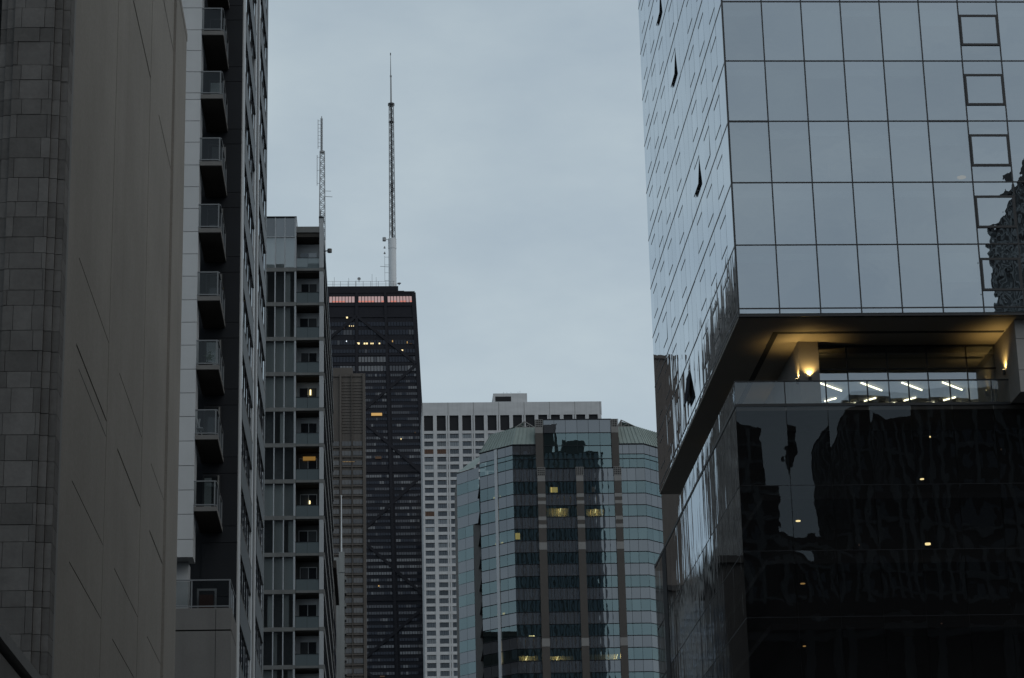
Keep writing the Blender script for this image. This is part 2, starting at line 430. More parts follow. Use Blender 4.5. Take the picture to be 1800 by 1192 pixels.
# ================================================================== balcony tower
bt = thing('balcony_tower', 'dark apartment tower with glass-railed balconies and a pale panelled corner strip', 'building', (-12, 110, 0))
FX = -5.87
pbox('dark_wall', (-16, 100.75, 0), (FX - 0.02, 101.0, 110), M['dark_wall'], bt)
pbox('body', (-26, 101.0, 0), (FX - 0.55, 125.0, 110), M['dark_metal'], bt)
zz = 19.0
while zz < 60:                       # wall panels between hairline joints
    for ph, (h0) in enumerate((0, 0.72)):
        z0 = zz + h0; z1 = zz + (0.71 if ph == 0 else 3.02)
        pbox('wall_panel', (-7.35, 100.70, z0), (FX - 0.005, 100.75, z1 - 0.012), M['dark_wall'], bt)
    zz += 3.03
for z1, z0 in zip([57.0, 55.98, 54.9, 53.9, 52.85, 51.85, 50.8, 49.8, 49.1, 48.12, 47.07, 46.09, 45.08, 44.09, 43.78, 42.78, 41.79, 40.74, 39.74, 38.75, 37.70, 36.70, 35.70, 34.65, 33.66, 32.65, 31.6, 30.57, 29.55, 28.5, 27.45, 26.42, 25.4, 24.35],
                  [55.98, 54.9, 53.9, 52.85, 51.85, 50.8, 49.8, 49.1, 48.12, 47.07, 46.09, 45.08, 44.09, 43.78, 42.78, 41.79, 40.74, 39.74, 38.75, 37.70, 36.70, 35.70, 34.65, 33.66, 32.65, 31.6, 30.57, 29.55, 28.5, 27.45, 26.42, 25.4, 24.35, 23.60]):
    pbox('facade_panel', (-8.9, 97.0, z0 + 0.012), (-7.44, 98.25, z1 - 0.012), M['white_panel'], bt)
pbox('strip_core', (-8.85, 97.06, 23.62), (-7.50, 98.2, 57), M['joint'], bt)
pbox('column', (-8.7, 97.9, 21.5), (-7.68, 98.9, 23.6), M['white_panel'], bt)
def balcony(zr, first=False):
    """one balcony: slab with edge, glass rail along its front and street side"""
    zs = zr - 1.10
    b = pbox('balcony', (-7.435, 96.98, zs - 0.19), (-6.49, 100.72, zs), M['base_stone'], bt)
    def sub(name, a, c, m): 
        o = box(name, a, c, m, b)
        o.matrix_parent_inverse = Matrix.Translation(-Vector(b.location) - Vector(bt.location)) if False else b.matrix_basis.inverted()
        return o
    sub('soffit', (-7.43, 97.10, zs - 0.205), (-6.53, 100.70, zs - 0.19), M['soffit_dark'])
    sub('rail', (-7.44, 96.98, zr - 0.05), (-6.57, 97.04, zr), M['rail_alu'])
    sub('rail', (-7.44, 96.98, zr - 1.05), (-6.57, 97.04, zr - 1.0), M['rail_alu'])
    sub('post', (-6.62, 96.975, zr - 1.09), (-6.565, 97.045, zr + 0.003), M['rail_alu'])
    sub('rail', (-6.56, 97.05, zr - 0.05), (-6.51, 100.6, zr), M['rail_alu'])
    sub('rail', (-6.56, 97.05, zr - 1.05), (-6.51, 100.6, zr - 1.0), M['rail_alu'])
    for y in (97.9, 99.2, 100.5):
        sub('post', (-6.565, y, zr - 1.09), (-6.505, y + 0.05, zr + 0.003), M['rail_alu'])
    p1 = pane('glass_panel', (-7.03, 97.01, zr - 0.525), 0.80, 0.94, 0, M['g_balcony'], b); p1.matrix_parent_inverse = b.matrix_basis.inverted()
    p2 = pane('glass_panel', (-6.535, 98.8, zr - 0.525), 3.4, 0.94, R(90), M['g_balcony'], b); p2.matrix_parent_inverse = b.matrix_basis.inverted()
    return b
rails = [51.14, 48.12, 45.11, 42.0, 38.95, 35.9, 32.87, 29.85, 26.81]
for i, zr in enumerate(rails):
    balcony(zr)
    zs = zr - 1.10
    # terrace door in the wall behind
    d = pbox('door', (-7.36, 100.62, zs + 0.02), (-6.62, 100.70, zs + 2.3), M['dark_metal'], bt)
    if i % 3 != 1:
        o = box('curtain', (-7.28 + .1 * (i % 2), 100.612, zs + .15), (-6.98 + .14 * (i % 4), 100.618, zs + 2.15), M['curtain_dark'] if i % 2 else M['curtain'], d); o.matrix_parent_inverse = d.matrix_basis.inverted()
    o = pane('pane', (-6.99, 100.60, zs + 1.16), 0.62, 2.1, 0, M['g_balcony'], d); o.matrix_parent_inverse = d.matrix_basis.inverted()
    o = box('door_frame', (-6.72, 100.58, zs + 0.05), (-6.66, 100.66, zs + 2.25), M['slab'], d); o.matrix_parent_inverse = d.matrix_basis.inverted()
# the stone base with its own terrace
pbox('base_block', (-20, 97.06, 0), (FX - 0.03, 100.7, 21.45), M['joint'], bt)
for x0, x1 in ((-9.4, -6.49), (-6.47, FX)):
    for z0, z1 in ((20.62, 21.5), (18.2, 20.56), (15.6, 18.17), (13, 15.57)):
        pbox('stone_panel', (x0, 97.0, z0), (x1, 97.06, z1), M['base_stone'], bt)
for z0, z1 in ((20.62, 21.5), (18.2, 20.56), (15.6, 18.17), (13, 15.57)):
    pbox('stone_panel', (FX - 0.03, 97.06, z0), (FX + 0.012, 100.69, z1), M['base_stone'], bt)
tr = pbox('terrace_rail', (-9.4, 97.05, 22.64), (-5.90, 97.10, 22.69), M['rail_alu'], bt)
for a, b_ in [((-9.4, 97.05, 21.56), (-5.90, 97.10, 21.61)), ((-7.50, 97.05, 21.5), (-7.44, 97.10, 22.64)), ((-5.96, 97.05, 21.5), (-5.90, 97.10, 22.64)),
              ((-5.95, 97.1, 22.64), (-5.90, 100.6, 22.69)), ((-5.95, 98.8, 21.5), (-5.90, 98.85, 22.64))]:
    o = box('rail_bar', a, b_, M['rail_alu'], tr); o.matrix_parent_inverse = tr.matrix_basis.inverted()
for cx_, w in ((-8.45, 1.86), (-6.70, 1.44)):
    o = pane('glass_panel', (cx_, 97.075, 22.12), w, 0.98, 0, M['g_balcony'], tr); o.matrix_parent_inverse = tr.matrix_basis.inverted()
o = pane('glass_panel', (-5.925, 98.8, 22.12), 3.3, 0.98, R(90), M['g_balcony'], tr); o.matrix_parent_inverse = tr.matrix_basis.inverted()
# grill and planter left on the terrace
gr = thing('planter_box', 'pale square frame standing behind the lowest terrace railing', 'furniture', (-6.9, 98.4, 21.5))
m_ = MB(); m_.box((-0.45, -.03, 1.0), (0.35, .03, 1.09)); m_.box((0.27, -.03, 0.0), (0.35, .03, 1.0)); m_.box((-0.45, -.03, 0.0), (-0.37, .03, 1.0))
m_.build('frame', M['rail_alu'], gr)
m_ = MB(); m_.box((-0.34, -.2, 0.0), (0.22, .2, 0.8)); m_.build('box', mat('terracotta_cloth', (0.035, 0.016, 0.013), 0.9), gr)
# chair on one balcony, plant on another
ch = thing('balcony_chair', 'white folding chair leaning at the end of a balcony', 'chair', (-7.25, 97.35, 28.75))
m_ = MB(); m_.bar((-.12, 0, 0), (-.02, 0, .8), .02); m_.bar((.1, 0, 0), (-.05, 0, .5), .02); m_.build('leg_frame', M['white_panel'], ch)
m_ = MB(); m_.add([(-.06, -.2, .35), (-.04, .2, .35), (-.1, .2, .82), (-.14, -.2, .82)], [(0, 1, 2, 3)]); m_.box((-.14, -.2, .34), (.12, .2, .37)); m_.build('seat', M['white_panel'], ch)
pl = thing('potted_plant', 'small leafy potted plant behind a balcony glass railing', 'plant', (-6.95, 97.6, 31.77))
m_ = MB(); m_.cyl((0, 0), .12, .16, 0, .28, 10); m_.build('pot', M['granite'], pl)
m_ = MB()
for k in range(90):
    a, e, r_ = rnd.uniform(0, 6.28), rnd.uniform(.2, 1.3), rnd.uniform(.12, .34)
    c = Vector((math.cos(a) * math.cos(e) * r_, math.sin(a) * math.cos(e) * r_, .32 + math.sin(e) * r_ * 1.6))
    u = Vector((rnd.gauss(0, 1), rnd.gauss(0, 1), rnd.gauss(0, 1))).normalized() * .06; w = u.orthogonal().normalized() * .022
    m_.quad(c - u, c + w, c + u, c - w)
m_.build('foliage', mat('leaf', (0.04, 0.07, 0.03), 0.7), pl)
# window wall along the street
fz0, FH = 44.05 - 3.03 * 8, 3.03
pbox('corner_strip', (FX - 0.3, 100.99, 0), (FX + 0.03, 102.65, 110), M['white_panel'], bt)
pbox('pier_panel', (FX - 0.3, 111.55, 0), (FX + 0.02, 112.9, 110), M['alu'], bt)
pbox('pier_panel', (FX - 0.3, 112.9, 0), (FX - 0.05, 115.0, 110), M['dark_wall'], bt)
pbox('pier_panel', (FX - 0.3, 115.0, 0), (FX + 0.02, 116.0, 110), M['alu'], bt)
pbox('pier_panel', (FX - 0.3, 123.5, 0), (FX + 0.0, 125.0, 110), M['dark_metal'], bt)
groups = [(102.65, 111.55, 5), (116.0, 123.5, 4)]
for gi, (ya, yb, n) in enumerate(groups):
    dw = (yb - ya) / n
    for k in range(n):
        for f in range(-1, 15):
            zf = fz0 + FH * f
            if gi == 0 and zf > 62: continue
            P(pane('window_pane', (FX - 0.02, ya + (k + .5) * dw, zf + 1.33), dw - 0.12, 1.66, R(90), M['g_strip'], bt, bulge=0.0035, tilt=0.003))
        if k:
            pbox('mullion', (FX - 0.16, ya + k * dw - 0.08, 0), (FX + 0.018, ya + k * dw + 0.08, 70), M['dark_wall'], bt)
    for f in range(-1, 16):
        zf = fz0 + FH * f
        pbox('spandrel', (FX - 0.2, ya + 0.02, zf - 0.85), (FX + 0.045, yb - 0.02, zf + 0.42), M['dark_metal'], bt)
        pbox('sill', (FX - 0.2, ya + 0.02, zf + 0.42), (FX + 0.055, yb - 0.02, zf + 0.50), M['slab'], bt)
fm = MB()
for f in range(16, 30):
    for ya, yb, n in groups:
        zf = fz0 + FH * f
        fm.box((FX - 0.3, ya, zf + .5), (FX - 0.05, yb, zf + 2.18))
        fm.box((FX - 0.3, ya, zf - .85), (FX + 0.14, yb, zf + .5), 1)
P(fm.build('window_strip', [M['g_strip'], M['dark_metal']], bt, kind='stuff'))

# ================================================================== pale glass-balcony tower beyond it
b2 = thing('pale_apartment_tower', 'pale concrete apartment tower with a glazed bay beside stacked recessed balconies', 'building', (-12, 235, 0))
BY, BX = 215.0, -4.77
TOP = 77.65
pbox('body', (-30, BY + 2.6, 0), (BX - 0.4, 263, 82), M['room_wall'], b2)
pbox('side_wall', (-30, BY + 0.05, 0), (-10.6, BY + 3, 82.9), M['slab'], b2)
mx_x = [-10.5, -9.27, -8.375, -7.43]
pbox('parapet', (-10.6, BY - 0.05, 82.86), (-7.28, BY + 2.7, 82.98), M['dark_wall'], b2)
for k in range(3):
    P(pane('top_pane', ((mx_x[k] + mx_x[k + 1]) / 2, BY + 0.06, 81.92), mx_x[k + 1] - mx_x[k] - .1, 1.86, 0, M['g_far_blue'], b2, tilt=0.002))
pbox('transom', (-10.6, BY - 0.02, 80.88), (-7.42, BY + 0.1, 80.96), M['alu'], b2)
lit = {4: 'warm'}
for f in range(14):
    zt = TOP - 3.41 * f            # slab band centre below the storey
    ztop = (80.88 if f == 0 else TOP - 3.41 * (f - 1) - 0.19)
    pbox('slab_band', (-10.6, BY - 0.06, zt - 0.19), (-7.30, BY + 2.6, zt + 0.19), M['slab'], b2)
    pbox('slab_band', (-5.16, BY - 0.06, zt - 0.19), (BX + 0.03, BY + 2.6, zt + 0.19), M['slab'], b2)
    pbox('balcony_slab', (-7.298, BY - 0.02, zt - 0.10), (-5.162, BY + 2.6, zt + 0.12), M['slab'], b2)
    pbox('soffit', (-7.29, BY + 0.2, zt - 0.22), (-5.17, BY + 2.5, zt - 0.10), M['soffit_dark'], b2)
    hh = ztop - (zt + 0.19)
    state = rnd.random()
    for k in range(3):
        xc = (mx_x[k] + mx_x[k + 1]) / 2; w = mx_x[k + 1] - mx_x[k]
        P(pane('window_pane', (xc, BY + 0.08, zt + 0.19 + hh / 2), w - 0.08, hh - 0.02, 0, M['g_clear'], b2, tilt=0.002))
        cur = [1, .75, .7, .95, .9, .2, .1, 1, .35, .9, .4, .2, .6, .5][f]
        if rnd.random() >= cur:
            P(pane('curtain', (xc, BY + 0.9, zt + 0.19 + hh / 2), w - .1, hh - .06, 0, M['curtain_dark'], b2))  # uncurtained pane: grey sheet stands in for the dim room behind
        else:
            full = 1.0 if cur > .8 else rnd.choice((1.0, 0.55, 0.4))
            cw = (w - 0.12) * full
            cxx = xc + rnd.choice((-1, 1)) * ((w - 0.12) - cw) / 2
            P(pane('curtain', (cxx, BY + 0.35, zt + 0.19 + hh / 2), cw, hh - .06, 0, M['curtain'], b2))
    # recessed balcony: back wall with window, guard glass
    pbox('back_wall', (-7.30, BY + 1.75, zt + 0.12), (-5.16, BY + 1.95, ztop - 0.1), M['alu'] if f not in (6, 7, 8, 9) else M['room'], b2)
    wz0, wz1 = zt + 0.35, zt + (2.62 if f else 2.3)
    wn_ = pbox('window', (-7.05 + .12 * (f % 2), BY + 1.70, wz0), (-5.38, BY + 1.752, wz1), M['white_panel'], b2)
    x0, x1 = -7.05 + .12 * (f % 2), -5.38
    dk = rnd.random() < .5
    for q in range(2):
        a = x0 + .06 + q * (x1 - x0 - .06) / 2; b_ = a + (x1 - x0 - .18) / 2
        o = pane('pane', ((a + b_) / 2, BY + 1.69, (wz0 + wz1) / 2), b_ - a, wz1 - wz0 - .14, 0, M['g_far'] if (q == 0) == dk or f in (5, 10) else M['g_far_blue'], wn_)
        o.matrix_parent_inverse = wn_.matrix_basis.inverted()
    for q in range(2):
        xa = -7.28 + q * 1.06
        P(pane('guard_glass', (xa + .525, BY + 0.03, zt + 0.12 + 0.52), 1.04, 1.04, 0, M['g_guard2'], b2, tilt=0.002))
    pbox('guard_rail', (-7.29, BY + 0.0, zt + 1.16), (-5.17, BY + 0.06, zt + 1.20), M['dark_wall'], b2)
for k in range(4):
    x = mx_x[k]
    pbox('mullion', (x - 0.05, BY - 0.03, 28), (x + 0.05, BY + 0.12, 82.86), M['alu'], b2)
pbox('bay_pier', (-7.40, BY - 0.05, 28), (-7.302, BY + 2.0, 82.9), M['alu'], b2)
pbox('roof_beam', (-7.30, BY - 0.02, 81.37), (-5.16, BY + 2.6, 81.95), M['slab'], b2)
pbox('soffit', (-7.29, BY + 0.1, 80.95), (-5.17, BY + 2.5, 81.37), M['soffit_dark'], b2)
pbox('pillar', (-5.14, BY - 0.04, 0), (BX, BY + 1.2, 82.80), M['white_panel'], b2)
pbox('pillar_cap', (-5.20, BY - 0.08, 82.80), (BX + 0.05, BY + 1.3, 82.95), M['dark_wall'], b2)
# lamps left on inside
for (x, zc, w, h, mm) in ((-6.1, 59.75, 1.15, .36, 'e_amber'), (-6.05, 55.6, .1, .3, 'e_lamp'), (-6.0, 66.1, .12, .5, 'e_lamp'), (-9.8, 65.6, 1.0, .6, 'e_dim'), (-8.1, 58.9, .5, .5, 'e_dim')):
    l_ = thing('interior_lamp', {59.75: 'wide warm lamp glowing deep in a dark balcony recess', 55.6: 'small warm lamp in the recess one storey under the wide glow',
               66.1: 'small bright reading lamp behind a balcony window', 65.6: 'dim warm glow behind the bay panes at left', 58.9: 'faint orange glow in the bay two storeys under'}[zc], 'lamp', (x, BY + (1.55 if x > -7 else 1.2), zc))
    mb = MB(); mb.box((-w / 2, -.03, -h / 2), (w / 2, .03, h / 2)); mb.build('shade', M[mm], l_)
    mb = MB(); mb.box((-.02, -.02, -h / 2 - .25), (.02, .02, -h / 2)); mb.build('stem', M['dark_metal'], l_)
# street side: window rows, dark piers, each storey a strip
for f in range(14):
    zt = TOP - 3.41 * f
    mb = MB()
    for k in range(24):
        y0 = BY + 1.4 + k * 1.98
        dx = rnd.uniform(-.03, .03)
        mb.quad((BX - .05 + dx, y0 + .06, zt + .5), (BX - .05 - dx, y0 + 1.85, zt + .5), (BX - .05 + rnd.uniform(-.02, .02), y0 + 1.85, zt + 3.0), (BX - .05 + dx, y0 + .06, zt + 3.0))
        mb.box((BX - .2, y0 - .07, zt + .19), (BX + .04, y0 + .06, zt + 3.22), 1)
    mb.box((BX - .4, BY + 1.2, zt - .19), (BX + .1, 263, zt + .45), 2)
    P(mb.build('window_row', [M['g_strip'], M['dark_wall'], M['slab']], b2))
pbox('roof_edge', (BX - .5, BY + 1.2, 81.0), (BX + .02, 263, 82.3), M['dark_wall'], b2)
# lamp housing on the roof corner
rl = thing('roof_floodlight', 'small round fitting projecting from the roofline beside the tall pillar', 'light fitting', (-4.55, 219.5, 81.1))
mb = MB(); mb.bar((-.25, 0, 0), (.1, 0, .05), .06); mb.build('arm', M['steel'], rl)
mb = MB(); mb.cyl((.28, 0), .22, .22, -.12, .22, 12); mb.build('housing', M['slab'], rl)

# ================================================================== black tapering tower with cross bracing, a kilometre off
ht = thing('black_braced_tower', 'black tapering skyscraper with cross bracing and a band of pink-lit windows', 'skyscraper', (-7.8, 1020, 0))
HC = -7.8
def hp(u, z, out=0.0):
    hw = 25.15 + (344 - z) * 0.0448
    return (HC + u * hw, 1000 - (344 - z) * 0.0288 - out, z)
mb = MB()
hb = lambda z: (25.15 + (344 - z) * 0.0448, 1000 - (344 - z) * 0.0288)
(w0, y0), (w1, y1) = hb(0), hb(344)
mb.add([(HC - w0, y0, 0), (HC + w0, y0, 0), (HC + w0, y0 + 52, 0), (HC - w0, y0 + 52, 0), (HC - w1, y1, 344), (HC + w1, y1, 344), (HC + w1, y1 + 32, 344), (HC - w1, y1 + 32, 344)],
       [(0, 1, 5, 4), (1, 2, 6, 5), (2, 3, 7, 6), (3, 0, 4, 7), (4, 5, 6, 7)])
P(mb.build('body', M['black_alu'], ht))
def hbar(u0, z0, u1, z1, w, name, out=0.7):
    """flat member lying on the sloping face"""
    a, b = Vector(hp(u0, z0)), Vector(hp(u1, z1))
    d = (b - a).normalized(); n = Vector((0, -1, 0.0288)).normalized(); s_ = d.cross(n).normalized() * w / 2
    m_ = MB(); vs = [a - s_, a + s_, b + s_, b - s_]; vs += [v + n * out for v in vs]
    m_.add(vs, [(0, 3, 2, 1), (4, 5, 6, 7), (0, 1, 5, 4), (1, 2, 6, 5), (2, 3, 7, 6), (3, 0, 4, 7)])
    return P(m_.build(name, M['black_alu'], ht))
for u in (-1, -.5, 0, .5, 1):
    uu = u * 0.985
    hbar(uu, 20, uu, 344, 1.15 if abs(u) < 1 else 1.9, 'column', 0.5)
zv = [(0, 333.4), (1, 311), (0, 288), (1, 261.8), (0, 235), (1, 206.5), (0, 180.5), (1, 150)]
for (ua, za), (ub, zb) in zip(zv[:-1], zv[1:]):
    for s_ in (-1, 1):
        hbar(ua * s_ * .97, za, ub * s_ * .97, zb, 1.2, 'brace', 0.55)
for z in (338.4, 333.2, 311.2, 315.6, 263.3, 207.5):
    hbar(-1, z, 1, z, 1.0, 'girder', 0.35)
def wrow(zc, h, u0, u1, n, pick, name='window_row'):
    m_ = MB()
    cur = pick(None)
    for k in range(n):
        a = u0 + (u1 - u0) * (k + .10) / n; b = u0 + (u1 - u0) * (k + .90) / n
        cur = pick(cur)
        q = [hp(a, zc - h / 2, .18), hp(b, zc - h / 2, .18), hp(b, zc + h / 2, .18), hp(a, zc + h / 2, .18)]
        q2 = [(x, y + .16, z) for x, y, z in q]
        m_.quad(*q, mi=cur)
        m_.add(q + q2, [(0, 1, 5, 4), (2, 3, 7, 6), (1, 2, 6, 5), (3, 0, 4, 7)], 3)
    return P(m_.build(name, [M['g_black'], M['blind1'], M['blind2'], M['black_alu'], M['e_pink'], M['e_warm'], M['e_dim']], ht))
def picker(p0, p1, stick=0.6):
    def f(cur):
        if cur is not None and rnd.random() < stick: return cur
        r = rnd.random(); return 0 if r < p0 else (1 if r < p0 + p1 else 2)
    return f
bays_h = [(-.475, -.025), (.025, .475), (.525, .96)]
for bi, (u0, u1) in enumerate(bays_h):      # the lit observation band
    wrow(341.0, 2.7, u0 + .005, u1 - .005, 8, lambda c: 4, 'lit_window_row')
    m_ = MB(); n = 8
    for k in range(n):
        if rnd.random() < .62:
            a = u0 + (u1 - u0) * (k + .14) / n; b = u0 + (u1 - u0) * (k + .86) / n
            m_.quad(hp(a, 339.75, .24), hp(b, 339.75, .24), hp(b, 340.35, .24), hp(a, 340.35, .24))
    P(m_.build('lit_sill', M['e_red'], ht))
upper = [(329.6, 1.8), (325.8, 2.2), (321.2, 2.0), (317.2, 1.6)]
for bi, (u0, u1) in enumerate(bays_h):
    for zc, h in upper: wrow(zc, h, u0, u1, 9, picker(.92, .08))
    wrow(313.4, 2.4, u0, u1, 9, picker(.1, .2, .85) if bi < 2 else picker(.9, .1))
    wrow(309.3, 2.4, u0, u1, 9, picker(.35, .3, .8))
z = 306.2
while z > 168:
    for bi, (u0, u1) in enumerate(bays_h):
        if bi == 0 and z < 300: continue
        if abs(z - 263.3) < 1.0 or abs(z - 207.5) < 1.0: continue
        r = rnd.random()
        pk = picker(.75, .2, .5) if r < .45 else (picker(.4, .4, .5) if r < .75 else picker(.15, .45, .7))
        wrow(z, 1.15, u0 + .01, u1 - .01, 12, pk)
    z -= 2.82
# lamps burning behind the black facade
def far_lamp(x, z, y, w, h, m, label):
    o = thing('office_lamp', label, 'lamp', (x, y, z), 'lamps lit inside the black tower')
    m_ = MB(); m_.box((-w / 2, -.05, -h / 2), (w / 2, .05, h / 2)); m_.build('glow_panel', M[m], o)
    m_ = MB(); m_.box((-w / 2 - .05, -.02, h / 2), (w / 2 + .05, .2, h / 2 + .1)); m_.build('fixture', M['black_alu'], o)
for k, (x, z, w, h, m, lb) in enumerate([
    (-11.94, 332.58, .7, .7, 'e_far', 'topmost small lamp under the pink-lit band'), (-10.9, 328.68, .3, .35, 'e_far', 'left of three tiny lamps in a row high in the black tower'),
    (-10.0, 328.68, .3, .35, 'e_far', 'middle of three tiny lamps in a row high in the black tower'), (-9.2, 328.67, .3, .35, 'e_far', 'right of three tiny lamps in a row high in the black tower'),
    (-13.18, 327.92, .25, .9, 'e_dim', 'faint upright glow left of three tiny lamps'), (-12.21, 321.71, .35, .5, 'e_white', 'bluish white lamp left of the row of yellow lamps'),
    (-7.07, 320.64, 1.0, .8, 'e_far', 'largest yellow lamp at the left end of the lamp row'), (-4.4, 320.6, .7, .7, 'e_far', 'second yellow lamp of the lamp row'),
    (-3.4, 320.6, .7, .7, 'e_far', 'third yellow lamp of the lamp row'), (-1.6, 320.6, .45, .6, 'e_far', 'fourth yellow lamp of the lamp row'), (-0.8, 320.6, .45, .6, 'e_far', 'fifth yellow lamp of the lamp row'),
    (2.0, 320.6, .6, .6, 'e_far', 'last yellow lamp at the right end of the lamp row'), (7.66, 321.57, .4, .8, 'e_warm', 'single warm lamp right of the lamp row'),
    (11.8, 317.4, .8, .55, 'e_far', 'bright lamp under the right end of the lamp row'), (14.0, 321.0, .3, .9, 'e_warm', 'upright warm lamp by the right edge of the black tower'), (15.5, 320.5, 1.2, .25, 'e_dim', 'dim bar of light by the right edge of the black tower'),
    (0.6, 288.5, 4.6, 1.2, 'e_warm', 'wide warm-lit office window beside the brown tower'), (1.2, 269.2, 2.6, 1.0, 'e_dim', 'dim orange office window lower down beside the brown tower'),
    (10.9, 277.4, .35, .5, 'e_far', 'tiny lamp in mid height of the black tower, left of a pair'), (16.9, 280.2, .5, .5, 'e_dim', 'tiny orange lamp at the right corner column'),
    (1.0, 213.4, .5, .5, 'e_warm', 'tiny lamp low in the black tower'), (0.2, 187.3, .35, .9, 'e_far', 'small upright lamp near the foot of the view in the black tower'), (2.2, 175.2, 2.0, .5, 'e_dim', 'dim orange window at the very bottom of the black tower')]):
    far_lamp(x, z, hp(0, z)[1] - 0.45, w, h, m, lb)
# roof: plant room, railing, masts
P(box('plant_room', (-30, 1003, 344), (10.4, 1020, 348.2), M['black_alu'], ht))
P(box('plant_step', (10.4, 1003.5, 344), (13.0, 1018, 346.2), M['black_alu'], ht))
P(box('roof_kerb', (HC - 25.3, 999.8, 344), (HC + 25.3, 1000.5, 344.7), M['black_alu'], ht))
m_ = MB()
for k in range(12): m_.bar((-28 + k * 3.3, 1003.3, 348.2), (-28 + k * 3.3, 1003.3, 350.6), .09)
for z in (349.3, 350.5): m_.bar((-29, 1003.3, z), (9, 1003.3, z), .06)
for x, h in ((-17.5, 4.6), (-11.2, 4.2), (-1.0, 6.0), (0.8, 4.5), (-8, 3)): m_.bar((x, 1004, 348.2), (x, 1004, 348.2 + h), .07)
P(m_.build('roof_railing', M['steel'], ht))
def dish(x, y, z, r, label, rz=0):
    o = thing('satellite_dish', label, 'dish', (x, y, z), 'dishes on the black tower')
    m_ = MB(); n = 14
    vs = [(0, 0.35 * r, 0)] + [(r * .6 * math.cos(6.283 * k / n), .2 * r, r * .6 * math.sin(6.283 * k / n)) for k in range(n)] + [(r * math.cos(6.283 * k / n), -.1 * r, r * math.sin(6.283 * k / n)) for k in range(n)]
    fs = [(0, 1 + k, 1 + (k + 1) % n) for k in range(n)] + [(1 + k, 1 + n + k, 1 + n + (k + 1) % n, 1 + (k + 1) % n) for k in range(n)]
    m_.add(vs, fs); m_.build('reflector', M['steel'], o, smooth=True)
    m_ = MB(); m_.bar((0, .3 * r, 0), (0, .3 * r, -r * 2.0), .12); m_.build('stalk', M['steel'], o)
    o.rotation_euler = (0, 0, rz)
dish(1.3 - 8.0, 1003, 351.6, .75, 'round dish standing on the plant room railing')
def lattice(m_, x, y, z0, z1, w0, w1, step, r=.12, legs=4):
    def c(z, k):
        w = w0 + (w1 - w0) * (z - z0) / (z1 - z0)
        a = math.pi / 4 + 2 * math.pi * k / legs
        return (x + w / 2 * math.sqrt(2) * math.cos(a), y + w / 2 * math.sqrt(2) * math.sin(a), z)
    for k in range(legs): m_.bar(c(z0, k), c(z1, k), r)
    z = z0; i = 0
    while z + step <= z1 + .01:
        for k in range(legs):
            k2 = (k + 1) % legs
            m_.bar(c(z, k), c(z + step, k2) , r * .55) if i % 2 else m_.bar(c(z + step, k), c(z, k2), r * .55)
            m_.bar(c(z + step, k), c(z + step, k2), r * .5)
        z += step; i += 1
am = thing('antenna_mast', 'tall lattice antenna mast on a white cylindrical base, the right and higher of two', 'antenna', (8.0, 1010, 344), 'masts on the black tower'); am.scale = (1, 1, 1.042)
def AP(o): return P(o)
m_ = MB(); m_.cyl((8.0, 1010), 1.75, 1.7, 344, 367, 20); m_.cyl((8.0, 1010), 1.82, 1.82, 367, 371.5, 20); AP(m_.build('base_cylinder', M['mast_white'], am))
m_ = MB(); lattice(m_, 8.1, 1010, 371.5, 433, 2.5, 1.9, 1.8, .2); AP(m_.build('lattice', M['steel'], am))
m_ = MB(); m_.cyl((8.1, 1010), .45, .42, 371.5, 433, 8); m_.box((7.5, 1009, 393), (8.7, 1010.5, 397)); m_.cyl((8.1, 1010), 1.5, 1.5, 433, 433.9, 12); m_.cyl((8.1, 1010), 1.3, 1.3, 425, 425.5, 12)
AP(m_.build('feeder', M['dark_metal'], am))
m_ = MB(); m_.cyl((8.05, 1010), .38, .30, 433.9, 446.5, 10); m_.cyl((8.05, 1010), .45, .45, 446.5, 447.2, 10); AP(m_.build('tube', M['steel'], am))
m_ = MB(); m_.cyl((8.0, 1010), .18, .08, 447.2, 457.6, 6); m_.cyl((8.0, 1010), .22, .22, 456.8, 457.9, 6); AP(m_.build('whip', M['dark_metal'], am))
m_ = MB()
for z in (352.5, 356, 359.5, 363): m_.bar((6.3, 1009, z), (4.6, 1009, z), .07)
m_.bar((4.6, 1009, 352.2), (4.6, 1009, 363.5), .07); m_.bar((2.6, 1009, 358.9), (6.3, 1009, 358.6), .1)
for z in (364.5, 367.0): m_.cyl((4.6, 1009), .5, .2, z, z + .9, 8)
m_.cyl((4.5, 1009), .8, .8, 370.3, 371.8, 10); m_.bar((4.5, 1009, 371), (6.3, 1009, 371), .12)
m_.cyl((10.9, 1009), .1, .9, 350.5, 351.3, 8); m_.bar((9.5, 1009, 351), (11, 1009, 351), .1)
AP(m_.build('equipment', M['steel'], am))
am = thing('antenna_mast', 'shorter lattice antenna mast with a ladder-like aerial, the left of two', 'antenna', (-23.0, 1010, 344), 'masts on the black tower'); am.scale = (1, 1, 1.042)
m_ = MB(); m_.cyl((-23, 1010), 1.75, 1.7, 344, 371, 20); AP(m_.build('base_cylinder', M['mast_white'], am))
m_ = MB(); lattice(m_, -22.9, 1010, 371, 411.5, 2.6, 2.0, 1.8, .19); AP(m_.build('lattice', M['steel'], am))
m_ = MB(); lattice(m_, -23.2, 1010, 411.5, 427, .8, .8, .9, .1, 4); m_.cyl((-23.2, 1010), .25, .2, 411.5, 428, 6); m_.cyl((-23.0, 1010), 1.1, 1.1, 411.0, 411.8, 12); AP(m_.build('upper_lattice', M['steel'], am))
m_ = MB(); m_.bar((-24.8, 1010, 413), (-24.8, 1010, 426.5), .12)
for k in range(8): m_.bar((-24.8, 1010, 414 + 1.7 * k), (-23.4, 1010, 414 + 1.7 * k), .07)
m_.bar((-25.2, 1010, 396), (-25.2, 1010, 410), .12)
